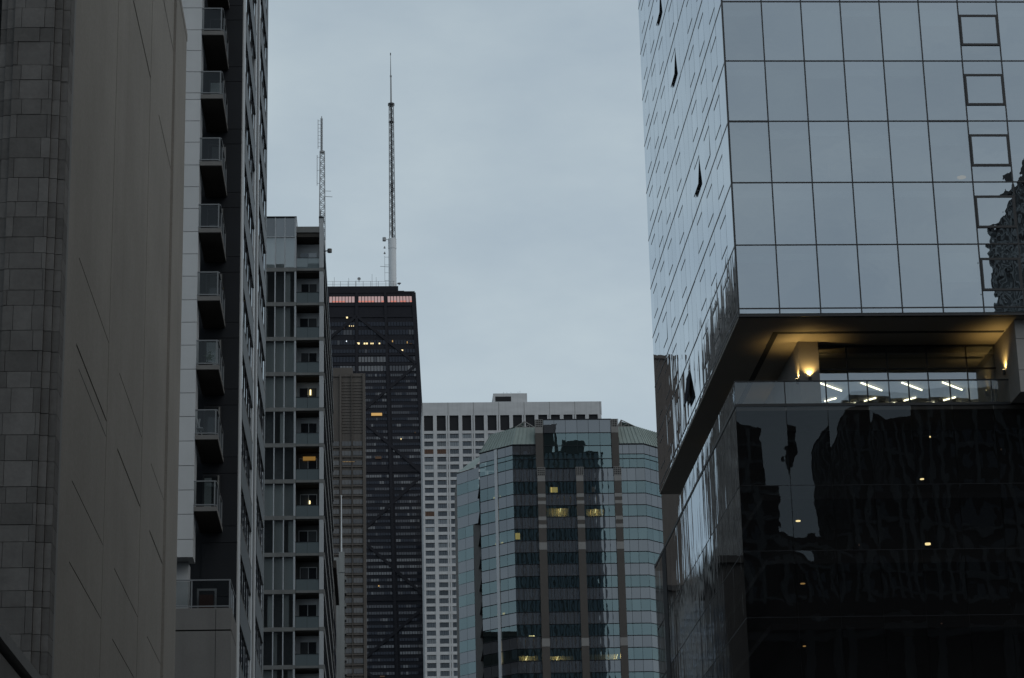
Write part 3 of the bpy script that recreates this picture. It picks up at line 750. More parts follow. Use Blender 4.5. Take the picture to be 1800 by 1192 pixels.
for z in (397, 403, 409): m_.bar((-25.2, 1010, z), (-23.9, 1010, z), .08)
m_.bar((-22, 1010, 393.5), (-19.0, 1010, 393.4), .1); m_.bar((-22, 1010, 391.0), (-18.4, 1010, 390.8), .12); m_.box((-24.3, 1009, 381), (-23.4, 1010, 384))
AP(m_.build('equipment', M['steel'], am))

# ================================================================== white marble tower
wt = thing('marble_tower', 'pale marble-clad high-rise with a grid of small windows and tall dark top openings', 'skyscraper', (53, 930, 0))
WY = 910.0
pbox('body', (18.3, WY + 0.9, 0), (88.55, WY + 40, 267.5), M['marble'], wt)
pbox('top_band', (18.22, WY, 262.5), (88.62, WY + 0.9, 267.75), M['marble'], wt)
for k in range(8):
    x = 18.45 + k * 9.94
    pbox('panel_joint', (x - .1, WY - 0.02, 262.5), (x + .1, WY + .2, 267.76), M['slab'], wt)
pit, x00 = 4.965, 18.95
for k in range(15):
    x1 = x00 + k * pit; x0 = x1 - 1.42
    x0 = max(x0, 18.22); x1 = min(x1, 88.62)
    if k % 2 == 0 and 0 < k < 14:
        pbox('pier', (x0, WY, 150), (x0 + .58, WY + 0.9, 262.5), M['marble'], wt); pbox('pier', (x1 - .58, WY, 150), (x1, WY + 0.9, 262.5), M['marble'], wt)
        pbox('pier_joint', (x0 + .58, WY + .35, 150), (x1 - .58, WY + 0.9, 262.5), M['slab'], wt)
    else:
        pbox('pier', (x0, WY, 150), (x1, WY + 0.9, 262.5), M['marble'], wt)
for r in range(32):
    zt = 256.33 - 3.1 * r
    pbox('spandrel', (18.3, WY + 0.12, zt - 1.16), (88.55, WY + 0.9, zt), M['marble'], wt)
def win_mesh(m, key):
    mb_ = MB(); mb_.box((-1.775, 0, -1.0), (1.775, .1, 1.0))
    for q in (-.89, 0, .89): mb_.box((q - .05, -.06, -1.0), (q + .05, 0, 1.0), 1)
    return mesh_from(key, mb_.v, mb_.f, [m, M['dark_wall']], mb_.m)
wm = {'g_far': win_mesh(M['g_far'], 'wf'), 'g_far_blue': win_mesh(M['g_far_blue'], 'wb'), 'e_dim': win_mesh(M['e_dim'], 'we')}
wm['e_dim'].materials[0] = emit('faint_lit_window', (0.75, 0.52, 0.42), 0.05)
for k in range(14):
    xc = x00 + k * pit + 1.775
    pbox('louver_opening', (xc - 1.775, WY + 0.6, 256.33), (xc + 1.775, WY + 0.95, 262.5), M['louver'], wt)
    for r in range(32):
        zc = 254.17 - 3.1 * r
        if (k > 4 and r > 5) or (k > 3 and r > 9): continue
        key = 'e_dim' if (r, k) in ((2, 0), (2, 1), (10, 0)) else ('g_far_blue' if rnd.random() < .18 else 'g_far')
        o = bpy.data.objects.new('window', wm[key]); link(o, wt); o.location = (xc, WY + 0.75, zc); P(o)
pbox('roof_house', (46.3, WY + 2, 267.5), (59.6, WY + 16, 271.9), M['marble'], wt)
pbox('roof_house_grille', (47.1, WY + 1.9, 268.6), (53.3, WY + 2.05, 270.6), M['louver'], wt)
m_ = MB()
for x in (50.5, 51.8, 53.4, 56.2, 57.0): m_.bar((x, WY + 4, 271.9), (x, WY + 4, 271.9 + rnd.choice((1.2, 1.6, 2.8))), .05)
P(m_.build('roof_aerial', M['steel'], wt))

# ================================================================== brown concrete tower in front of the black one
bw = thing('brown_tower', 'slim brown concrete tower half hiding the black braced tower', 'skyscraper', (-10, 655, 0))
pbox('body', (-26, 640.6, 0), (-2.75, 670, 197.2), M['brown_conc'], bw)
pbox('roof_block', (-24, 645, 197), (-6.2, 665, 200.6), M['brown_conc'], bw)
for x0, x1 in ((-13.2, -12.6), (-9.75, -9.25), (-3.45, -2.7), (-6.5, -6.3)):
    pbox('pilaster', (x0, 640, 0), (x1, 640.6, 197.4), M['brown_conc'], bw)
pbox('roof_band', (-13.5, 640.3, 196.6), (-2.68, 640.6, 197.5), M['brown_conc'], bw)
def bwin(m, key):
    mb_ = MB(); mb_.box((-1.25, 0, -.65), (1.25, .1, .65))
    for q in (-.45, .45): mb_.box((q - .05, -.06, -.65), (q + .05, 0, .65), 1)
    return mesh_from(key, mb_.v, mb_.f, [m, M['brown_conc']], mb_.m)
M['g_brown'] = glass('brown_tower_window', (0.85, 0.9, 1.0), r0=0.05, body=(0.066, 0.061, 0.057)); M['g_brown2'] = glass('brown_tower_blind', (0.85, 0.9, 1.0), r0=0.05, body=(0.105, 0.097, 0.09))
bm_ = {0: bwin(M['g_brown'], 'b0'), 1: bwin(M['g_brown2'], 'b1')}
m_ = MB(); z = 180.5
while z < 195: m_.box((-9.2, 640.45, z), (-3.5, 640.62, z + .3)); z += .85
P(m_.build('louver_bank', M['brown_conc'], bw))
z = 177.5
while z > 108:
    for x in (-11.2, -7.9, -4.9):
        o = bpy.data.objects.new('window', bm_[1 if rnd.random() < .45 else 0]); link(o, bw); o.location = (x, 640.45, z); P(o)
    pbox('floor_band', (-13.3, 640.25, z - 1.25), (-2.8, 640.62, z - .85), M['brown_conc'], bw)
    z -= 2.72
o = thing('terrace_lights', 'short row of tiny warm lights across the brown tower', 'lights', (-7.0, 640.1, 172.3))
m_ = MB()
for k in range(8): m_.box((-1.9 + k * .42, -.05, -.06), (-1.75 + k * .42, 0, .06))
m_.build('bulb_row', M['e_warm'], o)
m_ = MB(); m_.box((-2.1, -.02, .08), (1.6, .1, .14)); m_.build('rail', M['brown_conc'], o)

# ================================================================== pale slab with a flagpole, and the dark block before it
ps = thing('pale_slab_tower', 'narrow pale stone slab with a weathered top and stained side', 'building', (-7, 430, 0))
pbox('body', (-12, 420, 0), (-5.62, 423.6, 96.2), M['pale_stone'], ps)
pbox('parapet', (-6.6, 419.9, 93.5), (-5.58, 421, 97.2), M['pale_stone'], ps)
m_ = MB()
for k in range(14):
    m_.box((-5.62, 421, 93 - 2.4 * k), (-5.30, 423, 92.4 - 2.4 * k)); m_.box((-5.62, 421.3, 92.2 - 2.4 * k), (-5.55, 422.8, 91.4 - 2.4 * k), 1)
P(m_.build('balcony_stack', [M['pale_stone'], M['dark_wall']], ps))
fp = thing('flagpole', 'thin pale pole rising from the narrow slab roof', 'pole', (-6.12, 421, 96.5))
m_ = MB(); m_.cyl((0, 0), .13, .07, 0, 11, 8); m_.build('shaft', M['mast_white'], fp)
m_ = MB(); m_.cyl((0, 0), .12, .12, 11, 11.2, 8); m_.build('finial', M['mast_white'], fp)

# ================================================================== teal glass office building in the centre
cg = thing('glass_office_block', 'teal glass office building with chamfered corners, brown piers and green sloping roofs', 'building', (34.7, 425, 0))
CY = 400.0
zb = [106.76, 104.47, 102.30, 100.26, 98.27, 96.25, 94.19, 92.13, 90.12, 88.05, 86.00, 83.97, 81.92, 79.83, 77.78, 75.75, 73.69, 71.64, 69.6, 67.5]
poly_front = [(17.95, 405.4), (23.4, CY), (46.0, CY), (51.4, 405.4)]
back = [(51.4, 440), (17.95, 440)]
inset = lambda d: [(17.95 + d * .4, 405.4 + d), (23.4 + d * .4, CY + d), (46.0 - d * .4, CY + d), (51.4 - d * .4, 405.4 + d), (51.4 - d, 440), (17.95 + d, 440)]
for k in range(1, len(zb), 2):
    m_ = MB(); m_.prism(inset(.25), zb[k - 1] - .3, zb[k - 1] - 0.02); P(m_.build('floor_slab', M['room'], cg))
m_ = MB(); m_.prism(inset(7), 0, 110.5); P(m_.build('core', M['room'], cg))
m_ = MB(); m_.prism([(17.95, 405.4), (23.4, CY), (46.0, CY), (51.4, 405.4)] + back, 0, 66.5); P(m_.build('lower_body', M['g_spandrel'], cg))
def seg_panes(p, q, cuts, z0, z1, m, name, bulge=.0019):
    """row of panes between two plan points, split at the given fractions"""
    p, q = Vector((*p, 0)), Vector((*q, 0)); d = q - p; L = d.length
    rz = math.atan2(d.y, d.x)
    for a, b in zip(cuts[:-1], cuts[1:]):
        c = p + d * ((a + b) / 2); w = (b - a) * L
        P(pane(name, (c.x, c.y, (z0 + z1) / 2), w - .05, z1 - z0 - .08, rz, m, cg, bulge=bulge, tilt=.0006))
LC = [0, .21, .44, None, .56, .78, 1]
fx = lambda xs: [(x - 23.4) / 22.6 for x in xs]
five = lambda a, b: [a + (b - a) * k / 5 for k in range(6)]
for k in range(len(zb) - 1):
    z1, z0 = zb[k], zb[k + 1]
    sp = k % 2 == 0
    m, nm = (M['g_spandrel'], 'spandrel_pane') if sp else (M['g_vision'], 'vision_pane')
    for cuts in ([0, .23, .45], [.55, .78, 1]): seg_panes((17.95, 405.4), (23.4, CY), cuts, z0, z1, m, nm)
    for xs in ([23.4, 24.79, 26.2, 27.5], five(28.85, 34.14), five(35.38, 40.64), [41.88, 42.9, 44.4, 46.0]):
        seg_panes((23.4, CY), (46.0, CY), fx(xs), z0, z1, m, nm)
    seg_panes((46.0, CY), (51.4, 405.4), [0, .2, .42, .7, 1], z0, z1, m, nm)
# storey above the piers: side wings of the front
for (z1, z0, m, nm) in ((108.4, 106.78, M['g_vision'], 'vision_pane'), (109.2, 108.42, M['g_vision'], 'vision_pane'), (110.95, 109.22, M['g_spandrel'], 'spandrel_pane')):
    for cuts in ([0, .23, .45], [.55, .78, 1]): seg_panes((17.95, 405.4), (23.4, CY), cuts, z0, z1, m, nm)
    seg_panes((23.4, CY), (46.0, CY), fx([23.4, 24.79, 26.42, 28.2]), z0, z1, m, nm)
    seg_panes((23.4, CY), (46.0, CY), fx([41.2, 42.3, 43.4, 44.7, 46.0]), z0, z1, m, nm)
    seg_panes((46.0, CY), (51.4, 405.4), [0, .2, .42, .7, 1], z0, z1, m, nm)
# raised centre block
for (z1, z0, m, nm) in ((108.34, 106.78, M['g_vision'], 'vision_pane'), (110.68, 108.36, M['g_vision'], 'vision_pane'), (112.96, 110.70, M['g_vision'], 'vision_pane'), (115.36, 112.98, M['g_spandrel'], 'spandrel_pane')):
    seg_panes((23.4, CY - .25), (46.0, CY - .25), fx([28.78, 30.63, 32.58, 34.57, 36.52, 38.46, 40.36]), z0, z1, m, nm)
pbox('attic_block', (28.7, CY + .1, 106.8), (40.45, CY + 14, 115.3), M['room'], cg)
pbox('attic_coping', (28.6, CY - .35, 115.3), (40.5, CY + 14, 115.45), M['dark_wall'], cg)
for z in zb[:-1] + [108.38, 109.21]:
    m_ = MB()
    for (p, q) in (((17.95, 405.4), (23.4, CY)), ((23.4, CY), (46.0, CY)), ((46.0, CY), (51.4, 405.4))):
        m_.bar((p[0], p[1] - .02, z), (q[0], q[1] - .02, z), .07)
    P(m_.build('transom', M['dark_wall'], cg))
for z in (108.35, 110.69, 112.97): 
    m_ = MB(); m_.bar((28.7, CY - .27, z), (40.4, CY - .27, z), .07); P(m_.build('transom', M['dark_wall'], cg))
m_ = MB(); d = Vector((5.45, -5.4, 0))
a = Vector((17.95, 405.4, 0)) + d * .46; b = Vector((17.95, 405.4, 0)) + d * .54
m_.add([(a.x - .1, a.y - .1, 66), (b.x - .1, b.y - .1, 66), (b.x + .3, b.y + .3, 66), (a.x + .3, a.y + .3, 66), (a.x - .1, a.y - .1, 110.9), (b.x - .1, b.y - .1, 110.9), (b.x + .3, b.y + .3, 110.9), (a.x + .3, a.y + .3, 110.9)],
       [(0, 1, 5, 4), (1, 2, 6, 5), (2, 3, 7, 6), (3, 0, 4, 7), (4, 5, 6, 7)])
P(m_.build('chamfer_strip', M['alu'], cg))
def capital(x0, x1, z1, y):
    """white open grid box on top of a pier"""
    m_ = MB(); h = 1.36
    m_.box((x0 + .1, y + .12, z1 - h), (x1 - .1, y + .5, z1 - .02), 1)
    for k in range(5):
        x = x0 + (x1 - x0) * k / 4; z = z1 - h + h * k / 4
        m_.box((x - .045, y, z1 - h - .05), (x + .045, y + .12, z1 + .03)); m_.box((x0 - .05, y + .01, z - .045), (x1 + .05, y + .11, z + .045))
    return P(m_.build('grid_capital', [M['granite_pale'], M['louver']], cg))
for x0, x1 in ((27.52, 28.83), (34.14, 35.38), (40.64, 41.88)):
    y = CY - .45
    capital(x0, x1, 106.85, y)
    z = 105.4
    for za, zb_, mm in ((105.4, 104.4, 'granite_pale'), (104.4, 102.3, 'granite'), (102.26, 101.6, 'granite_pale'), (101.6, 101.0, 'granite'), (101.0, 100.4, 'granite_pale'), (100.4, 98.27, 'granite'), (98.27, 97.6, 'granite_pale'),
                        (97.6, 96.9, 'granite'), (96.9, 96.25, 'granite_pale'), (96.25, 93.8, 'granite'), (93.8, 92.5, 'granite_pale'), (92.5, 77.4, 'granite'), (77.4, 76.0, 'granite_pale'), (76.0, 60, 'granite')):
        pbox('pier_block', (x0, y + (.0 if mm == 'granite_pale' else .03), zb_ + .01), (x1, CY + .6, za - .01), M[mm], cg)
for x0, x1 in ((27.37, 28.66), (40.44, 41.66)):
    y = CY - .4
    capital(x0, x1, 115.35, y)
    pbox('pier_block', (x0, y, 112.95), (x1, CY + 1, 113.95), M['granite_pale'], cg); pbox('pier_block', (x0, y + .03, 106.86), (x1, CY + 1, 112.94), M['granite'], cg)
# standing-seam roofs
def roof_face(a, b, c, d, n):
    """sloping strip roof: eave a-b, ridge d-c, laid in n seamed sheets"""
    a, b, c, d = map(Vector, (a, b, c, d)); nn = (b - a).cross(d - a).normalized()
    if nn.z < 0: nn = -nn
    for k in range(n):
        u, v = k / n, (k + 1) / n
        e0, e1, r1, r0 = a.lerp(b, u), a.lerp(b, v), d.lerp(c, v), d.lerp(c, u)
        m_ = MB(); m_.quad(e0, e1, r1, r0)
        t = (e1 - e0).normalized() * .06
        vs = [e0, e0 + t, r0 + t, r0]; vs += [p + nn * .1 for p in vs]
        m_.add(vs, [(4, 5, 6, 7), (0, 1, 5, 4), (1, 2, 6, 5), (3, 0, 4, 7)])
        P(m_.build('roof_sheet', M['copper'], cg))
ez, rz_, di = 111.0, 114.66, 2.15
roof_face((23.4, CY, ez), (28.6, CY, ez), (28.6, CY + di, rz_), (24.29, CY + di, rz_), 7)
roof_face((17.95, 405.4, ez), (23.4, CY, ez), (24.29, CY + di, rz_), (20.1, 406.3, rz_), 11)
roof_face((40.5, CY, ez), (46.0, CY, ez), (45.11, CY + di, rz_), (40.5, CY + di, rz_), 8)
roof_face((46.0, CY, ez), (51.4, 405.4, ez), (49.3, 406.3, rz_), (45.11, CY + di, rz_), 11)
roof_face((51.4, 405.4, ez), (51.4, 430, ez), (49.3, 430, rz_), (49.3, 406.3, rz_), 20)
m_ = MB(); m_.prism([(24.3, CY + di), (28.6, CY + di), (28.6, 430), (20.1, 430), (20.1, 406.3)], rz_ - .3, rz_ - .05); m_.prism([(40.5, CY + di), (45.1, CY + di), (49.3, 406.3), (49.3, 430), (40.5, 430)], rz_ - .3, rz_ - .05)
P(m_.build('roof_deck', M['copper'], cg))
for (p, q) in (((17.95, 405.4), (23.4, CY)), ((23.4, CY), (28.6, CY)), ((40.5, CY), (46.0, CY)), ((46.0, CY), (51.4, 405.4))):
    m_ = MB(); m_.bar((p[0], p[1] - .05, ez - .02), (q[0], q[1] - .05, ez - .02), .13)
    P(m_.build('eave_gutter', M['dark_wall'], cg))
# skylight trusses on top
def truss(x0, xp, x1, zp, name):
    m_ = MB(); y = CY + 2.4; zb0 = rz_ + .05
    for yy in (y, y + 4):
        m_.bar((x0, yy, zb0), (x1, yy, zb0), .09); m_.bar((x0, yy, zb0), (xp, yy, zp), .09); m_.bar((xp, yy, zp), (x1, yy, zb0), .09)
        m_.bar((xp, yy, zp), (xp, yy, zb0), .11)
        for s0, s1 in ((x0, xp), (x1, xp)):
            xm = (s0 + s1) / 2; m_.bar((xm, yy, (zb0 + zp) / 2), (s1, yy, zb0), .07); m_.bar((xm, yy, (zb0 + zp) / 2), (xm, yy, zb0), .06)
    for x, z in ((x0, zb0), (xp, zp), (x1, zb0)): m_.bar((x, y, z), (x, y + 12, z), .08)
    return P(m_.build(name, M['granite_pale'], cg))
truss(24.1, 25.7, 27.5, 115.85, 'skylight_truss'); truss(41.8, 42.5, 45.0, 115.95, 'skylight_truss')
m_ = MB(); m_.add([(42.5, CY + 3, 115.9), (49.5, 408, 115.0), (49.5, 425, 115.0), (42.5, 425, 115.9)], [(0, 1, 2, 3)]); P(m_.build('skylight_roof', M['copper'], cg))
m_ = MB(); m_.add([(25.7, CY + 3, 115.8), (20.0, 408, 114.75), (20.0, 425, 114.75), (25.7, 425, 115.8)], [(3, 2, 1, 0)])
P(m_.build('skylight_roof', M['copper'], cg))
# set-back wing at the left
wz = [112.2] + [112.2 - 2.04 * k for k in range(1, 23)]
for k in range(22):
    m, nm = (M['g_spandrel'], 'spandrel_pane') if k % 2 == 0 else (M['g_vision'], 'vision_pane')
    if k < 1: m = M['g_spandrel']
    for a, b in ((0, .5), (.5, 1)):
        p = Vector((14.6, 424.0, 0)); q = Vector((17.3, 420.6, 0)) if k > 4 else Vector((18.4, 419.2, 0)); d_ = q - p; c = p + d_ * ((a + b) / 2)
        P(pane(nm, (c.x, c.y, (wz[k] + wz[k + 1]) / 2), d_.length * (b - a) - .05, 1.98, math.atan2(d_.y, d_.x), m, cg, bulge=.0012))
m_ = MB(); m_.prism([(14.7, 424.1), (17.4, 420.7), (18.3, 421.5), (18.3, 440), (14.7, 440)], 0, 112.4); P(m_.build('wing_body', M['granite'], cg))
pbox('wing_pier', (17.35, 420.3, 60), (18.6, 421.2, 101.9), M['granite_pale'], cg)  # brownish pier coloured pale to offset the shade in this gap
m_ = MB(); m_.add([(14.6, 423.9, 112.4), (17.6, 420.3, 112.4), (20, 424, 116.0), (18, 428, 116.0)], [(0, 1, 2, 3)]); P(m_.build('wing_roof', M['copper'], cg))
# lights burning inside
def room_light(p, q, label, wash):
    o = thing('ceiling_light', label, 'light', p, 'ceiling lights in the teal office building')
    m_ = MB(); m_.bar((0, 0, 0), Vector(q) - Vector(p), .06); m_.build('tube', M['e_lamp'], o)
    m_ = MB(); m_.box((-wash[0], 1.7, -1.3), (wash[1], 1.8, 1.0)); m_.build('wall_panel', M['room_wall'], o)
    ld = bpy.data.lights.new('tube_light', 'POINT'); ld.energy = 95; ld.color = (1.0, 0.72, 0.24); ld.shadow_soft_size = .3
    lo = bpy.data.objects.new('tube_light', ld); link(lo, o); lo.location = (.1, .6, .45)
for x, z, dx, wa, lb in ((31.43, 99.9, .25, (2.2, 1.6), 'slanting yellow tube left of the middle pier, upper lit storey'), (37.45, 99.7, .25, (1.4, 1.6), 'short yellow tube right of the middle pier, upper lit storey'),
                         (25.0, 74.5, .35, (1.0, 2.2), 'slanting yellow tube at the left end of the lowest lit storey'), (30.2, 74.4, .35, (1.2, 3.0), 'slanting yellow tube left of the middle pier, lowest lit storey'), (40.2, 74.6, .35, (4.6, .3), 'slanting yellow tube at the right of the lowest lit storey')):
    room_light((x - dx / 2, 401.2, z - .45), (x + dx / 2, 402.4, z + .45), lb, wa)
def lit_patch(x, y, z, w, h, m, lb):
    o = thing('lit_blind', lb, 'lamp', (x, y, z), 'lit blinds in the teal office building')
    m_ = MB(); m_.box((-w / 2, 0, -h / 2), (w / 2, .05, h / 2)); m_.build('glow_panel', M[m], o)
    m_ = MB(); m_.box((-w / 2, -.02, h / 2), (w / 2, .08, h / 2 + .08)); m_.build('head_rail', M['room'], o)
lit_patch(24.0, 401.3, 95.3, .8, 1.1, 'e_room', 'square yellow-lit blind near the left corner of the front')
lit_patch(26.0, 401.6, 78.2, 1.0, .14, 'e_lamp', 'thin yellow bar of light above the lowest lit storey')
lit_patch(30.4, 401.5, 103.4, 1.3, .9, 'e_room', 'dull yellow patch high up between the left and middle piers')
lit_patch(37.2, 401.5, 103.4, .6, .9, 'e_dim', 'pale lit patch high up right of the middle pier')
for k, (f_, z, w, lb) in enumerate(((.40, 103.4, 1.6, 'uppermost glow on the chamfered face'), (.42, 99.0, 1.0, 'second glow down on the chamfered face'), (.44, 95.2, 1.8, 'third glow down on the chamfered face'), (.42, 91.0, .5, 'fourth, small glow on the chamfered face'), (.45, 83.0, 1.7, 'lowest glow on the chamfered face'))):
    c = Vector((17.95, 405.4)) + Vector((5.45, -5.4)) * f_
    o = thing('lit_blind', lb, 'lamp', (c.x + .6, c.y + .6, z - .6), 'lit blinds in the teal office building')
    m_ = MB(); m_.box((-w / 2, 0, -.15), (w / 2, .05, .15)); m_.build('glow_panel', M['e_room'], o); o.rotation_euler = (0, 0, R(-45))
    m_ = MB(); m_.box((-w / 2, -.02, .15), (w / 2, .08, .2)); m_.build('head_rail', M['room'], o)

# ================================================================== brick building seen between podium and office block
rb = thing('brick_building', 'plain brown brick building glimpsed between the glass podium and the teal offices', 'building', (40, 175, 0))
pbox('body', (22.5, 165, 0), (58, 185, 60), M['brick'], rb)
pbox('coping', (22.4, 164.85, 60), (58, 185.1, 60.6), M['granite_pale'], rb)

# ================================================================== glass tower on the right: hung over a terrace and a dark podium
gt = thing('glass_tower', 'mirror-glass tower overhanging a lit terrace and a black glass podium', 'skyscraper', (40, 136, 0))
TX, TY, TZ = 18.62, 117.0, 40.47
TX1, TY1, TH = 62.0, 154.1, 176.0
FL = 3.46; Z0 = 40.80
zk = [Z0 + FL * k for k in range(12)]
YS = [117.0, 119.62, 121.75, 123.9, 126.07, 128.25, 130.4, 132.3, 134.25, 136.2, 138.3, 140.15, 142.0, 144.05, 146.2, 148.35, 150.55, 152.65, 154.1]
OPER = (1, 3, 5, 9, 12, 14, 16)
XS = [TX + 2.122 * k for k in range(10)]
# interior: floors, core, blinds
for k in range(-1, 11):
    z = Z0 + FL * k
    if k < 0: continue
    pbox('floor_slab', (TX + .35, TY + .35, z - .30), (TX1 - .3, TY1 - .3, z + .10), M['room'], gt)
pbox('core', (TX + 9, TY + 9, TZ + .2), (TX1 - 9, TY1 - 9, TH - 1), M['room_wall'], gt)
G = M['g_tower']
def gpane(name, c, w, h, rz, bulge=.0022, tilt=.0012): return P(pane(name, c, w, h, rz, G if rz == 0 else M['g_tower_side'], gt, bulge=bulge, tilt=tilt))
# front face
for i in range(9):
    x0, x1 = XS[i], XS[i + 1]; xc = (x0 + x1) / 2; w = x1 - x0 - .05
    gpane('base_pane', (xc, TY, (TZ + Z0) / 2 + .03), w, Z0 - TZ - .06, 0)
    for k in range(6):
        z = zk[k]
        if i == 6:
            gpane('window_pane', (xc, TY, z + .45), w, .86, 0); gpane('window_pane', (xc, TY, z + (2.68 + FL) / 2), w, FL - 2.68 - .04, 0)
            o = gpane('operable_pane', (xc, TY - .03, z + 1.77), w - .12, 1.64, 0)
            m_ = MB()
            for a, b in (((x0 + .03, TY - .06, z + .88), (x1 - .03, TY + .05, z + 1.0)), ((x0 + .03, TY - .06, z + 2.56), (x1 - .03, TY + .05, z + 2.68)), ((x0 + .03, TY - .06, z + 1.0), (x0 + .13, TY + .05, z + 2.56)), ((x1 - .13, TY - .06, z + 1.0), (x1 - .03, TY + .05, z + 2.56))): m_.box(a, b)
            P(m_.build('sash_frame', M['dark_metal'], gt))
        else:
            gpane('window_pane', (xc, TY, z + FL / 2), w, FL - .05, 0)
            if rnd.random() < .7:
                hb_ = rnd.choice((.35, .35, .5, .9, 1.6, 2.9))
                pbox('blind', (x0 + .1, TY + .3, z + FL - .38 - hb_), (x1 - .1, TY + .33, z + FL - .38), M['blind'], gt)
for i in range(10):
    pbox('mullion', (XS[i] - .032, TY - .035, TZ), (XS[i] + .032, TY + .12, zk[7]), M['dark_metal'], gt)
for k in range(7):
    for i in range(9):
        t = .055 if (k == 3 and i in (0, 5)) else .035
        pbox('transom', (XS[i] + .034, TY - .03, zk[k] - t), (XS[i + 1] - .034, TY + .1, zk[k] + t * .7), M['dark_metal'], gt)
pbox('bottom_rail', (TX - .02, TY - .05, TZ - .12), (TX1, TY + .2, TZ + .0), M['dark_metal'], gt)
# side face along the street
OPEN = {(12, 8): 3.6, (9, 6): 3.8, (5, 3): 4.2, (9, 0): 8, (3, 3): 0.9, (14, 2): 0.6}
for i in range(18):
    y0, y1 = YS[i], YS[i + 1]; yc = (y0 + y1) / 2; w = y1 - y0 - .035
    gpane('base_pane', (TX, yc, (TZ + Z0) / 2), w, Z0 - TZ - .04, R(-90))
    for k in range(11):
        z = zk[k]
        if z > 1.7 + .50 * y1: continue
        if i in OPER:
            gpane('window_pane', (TX, yc, z + .45), w, .86, R(-90)); gpane('window_pane', (TX, yc, z + (2.66 + FL) / 2), w, FL - 2.66 - .03, R(-90))
            ang = OPEN.get((i, k), 0)
            o = gpane('operable_pane', (TX, yc, z + 1.77), w - .03, 1.70, R(-90), tilt=.0006)
            if ang:
                # awning sash hinged at its head, swung out over the street
                a = R(ang); hz = z + 2.62
                o.rotation_euler = (-a, 0, R(-90))
                o.location = (TX - math.sin(a) * .85, yc, hz - math.cos(a) * .85)
                m_ = MB(); c, s_ = math.cos(a), math.sin(a)
                def sp(u, v, d): return (TX - s_ * v + c * d, u, hz - c * v - s_ * d)
                def sbar(u0, v0, u1, v1, dd=.05):
                    vs = [sp(u0, v0, .012), sp(u1, v0, .012), sp(u1, v1, .012), sp(u0, v1, .012), sp(u0, v0, dd), sp(u1, v0, dd), sp(u1, v1, dd), sp(u0, v1, dd)]
                    m_.add(vs, [(0, 1, 2, 3), (4, 7, 6, 5), (0, 4, 5, 1), (1, 5, 6, 2), (2, 6, 7, 3), (3, 7, 4, 0)])
                sbar(y0 + .02, 0, y1 - .02, .1); sbar(y0 + .02, 1.62, y1 - .02, 1.72); sbar(y0 + .02, .1, y0 + .12, 1.62); sbar(y1 - .12, .1, y1 - .02, 1.62)
                P(m_.build('open_sash', M['dark_metal'], gt))
                pbox('open_reveal', (TX + .05, y0 + .02, z + .90), (TX + .2, y1 - .02, z + 2.64), M['dark_metal'], gt)  # black block stands in for the shade inside the open window
        else:
            gpane('window_pane', (TX, yc, z + FL / 2), w, FL - .035, R(-90))
for k in range(11):
    pbox('floor_joint', (TX - .012, TY + .05, zk[k] - .06), (TX + .1, TY1, zk[k] + .04), M['dark_metal'], gt)
for i in range(1, 18):
    pbox('joint_strip', (TX + .006, YS[i] - .02, TZ), (TX + .1, YS[i] + .02, zk[10]), M['dark_wall'], gt)
for i in OPER:
    for k in range(10):
        z = zk[k]
        for zz in (z + .90, z + 2.64): pbox('sash_joint', (TX - .012, YS[i] + .02, zz - .035), (TX + .08, YS[i + 1] - .02, zz + .035), M['dark_metal'], gt)
pbox('corner_post', (TX - .035, TY - .045, TZ), (TX + .05, TY + .04, zk[10]), M['dark_metal'], gt)
# the rest of the tower, out of frame above and behind: storeys of glass joined
m_ = MB()
z = zk[6]
while z < TH - 3:
    for (a, b) in (((TX, TY), (TX1, TY)), ((TX, TY), (TX, TY1)), ((TX1, TY), (TX1, TY1)), ((TX, TY1), (TX1, TY1))):
        side = a[0] == b[0]
        if side and a[0] == TX and z < zk[10] + .1: continue
        n = 18
        front = (not side) and a[1] == TY
        for i in range(n):
            if front: pass
            u0, u1 = i / n, (i + 1) / n
            p = Vector((*a, 0)).lerp(Vector((*b, 0)), u0 + .01); q = Vector((*a, 0)).lerp(Vector((*b, 0)), u1 - .01)
            m_.quad((p.x, p.y, z + .04), (q.x, q.y, z + .04), (q.x, q.y, z + FL - .04), (p.x, p.y, z + FL - .04), mi=0 if (front or (side and a[0] == TX)) else 1)
    z += FL
z = zk[0]
while z < zk[6]:
    for (a, b) in (((TX1, TY), (TX1, TY1)), ((TX, TY1), (TX1, TY1)), ((XS[9], TY), (TX1, TY))):
        for i in range(12):
            u0, u1 = i / 12, (i + 1) / 12
            p = Vector((*a, 0)).lerp(Vector((*b, 0)), u0 + .01); q = Vector((*a, 0)).lerp(Vector((*b, 0)), u1 - .01)
            m_.quad((p.x, p.y, z + .04), (q.x, q.y, z + .04), (q.x, q.y, z + FL - .04), (p.x, p.y, z + FL - .04), mi=0 if a[1] == b[1] == TY else 1)
    z += FL
o = P(m_.build('upper_glazing', [M['g_tower'], M['g_tower_far']], gt, kind='stuff'))
for x0, x1, h in ((20, 27, 4.5), (27, 33, 2.0), (33, 45, 5.5), (45, 50, 8.0), (52, 58, 3.0)): pbox('roof_plant', (x0, TY + 20, TH), (x1, TY1 - 1, TH + h), M['dark_metal'], gt)
pbox('roof', (TX, TY, TH - .5), (TX1, TY1, TH), M['dark_metal'], gt)
pbox('back_liner', (TX + .4, TY1 - .3, TZ), (TX1 - .3, TY1 - .1, TH - 1), M['room'], gt)
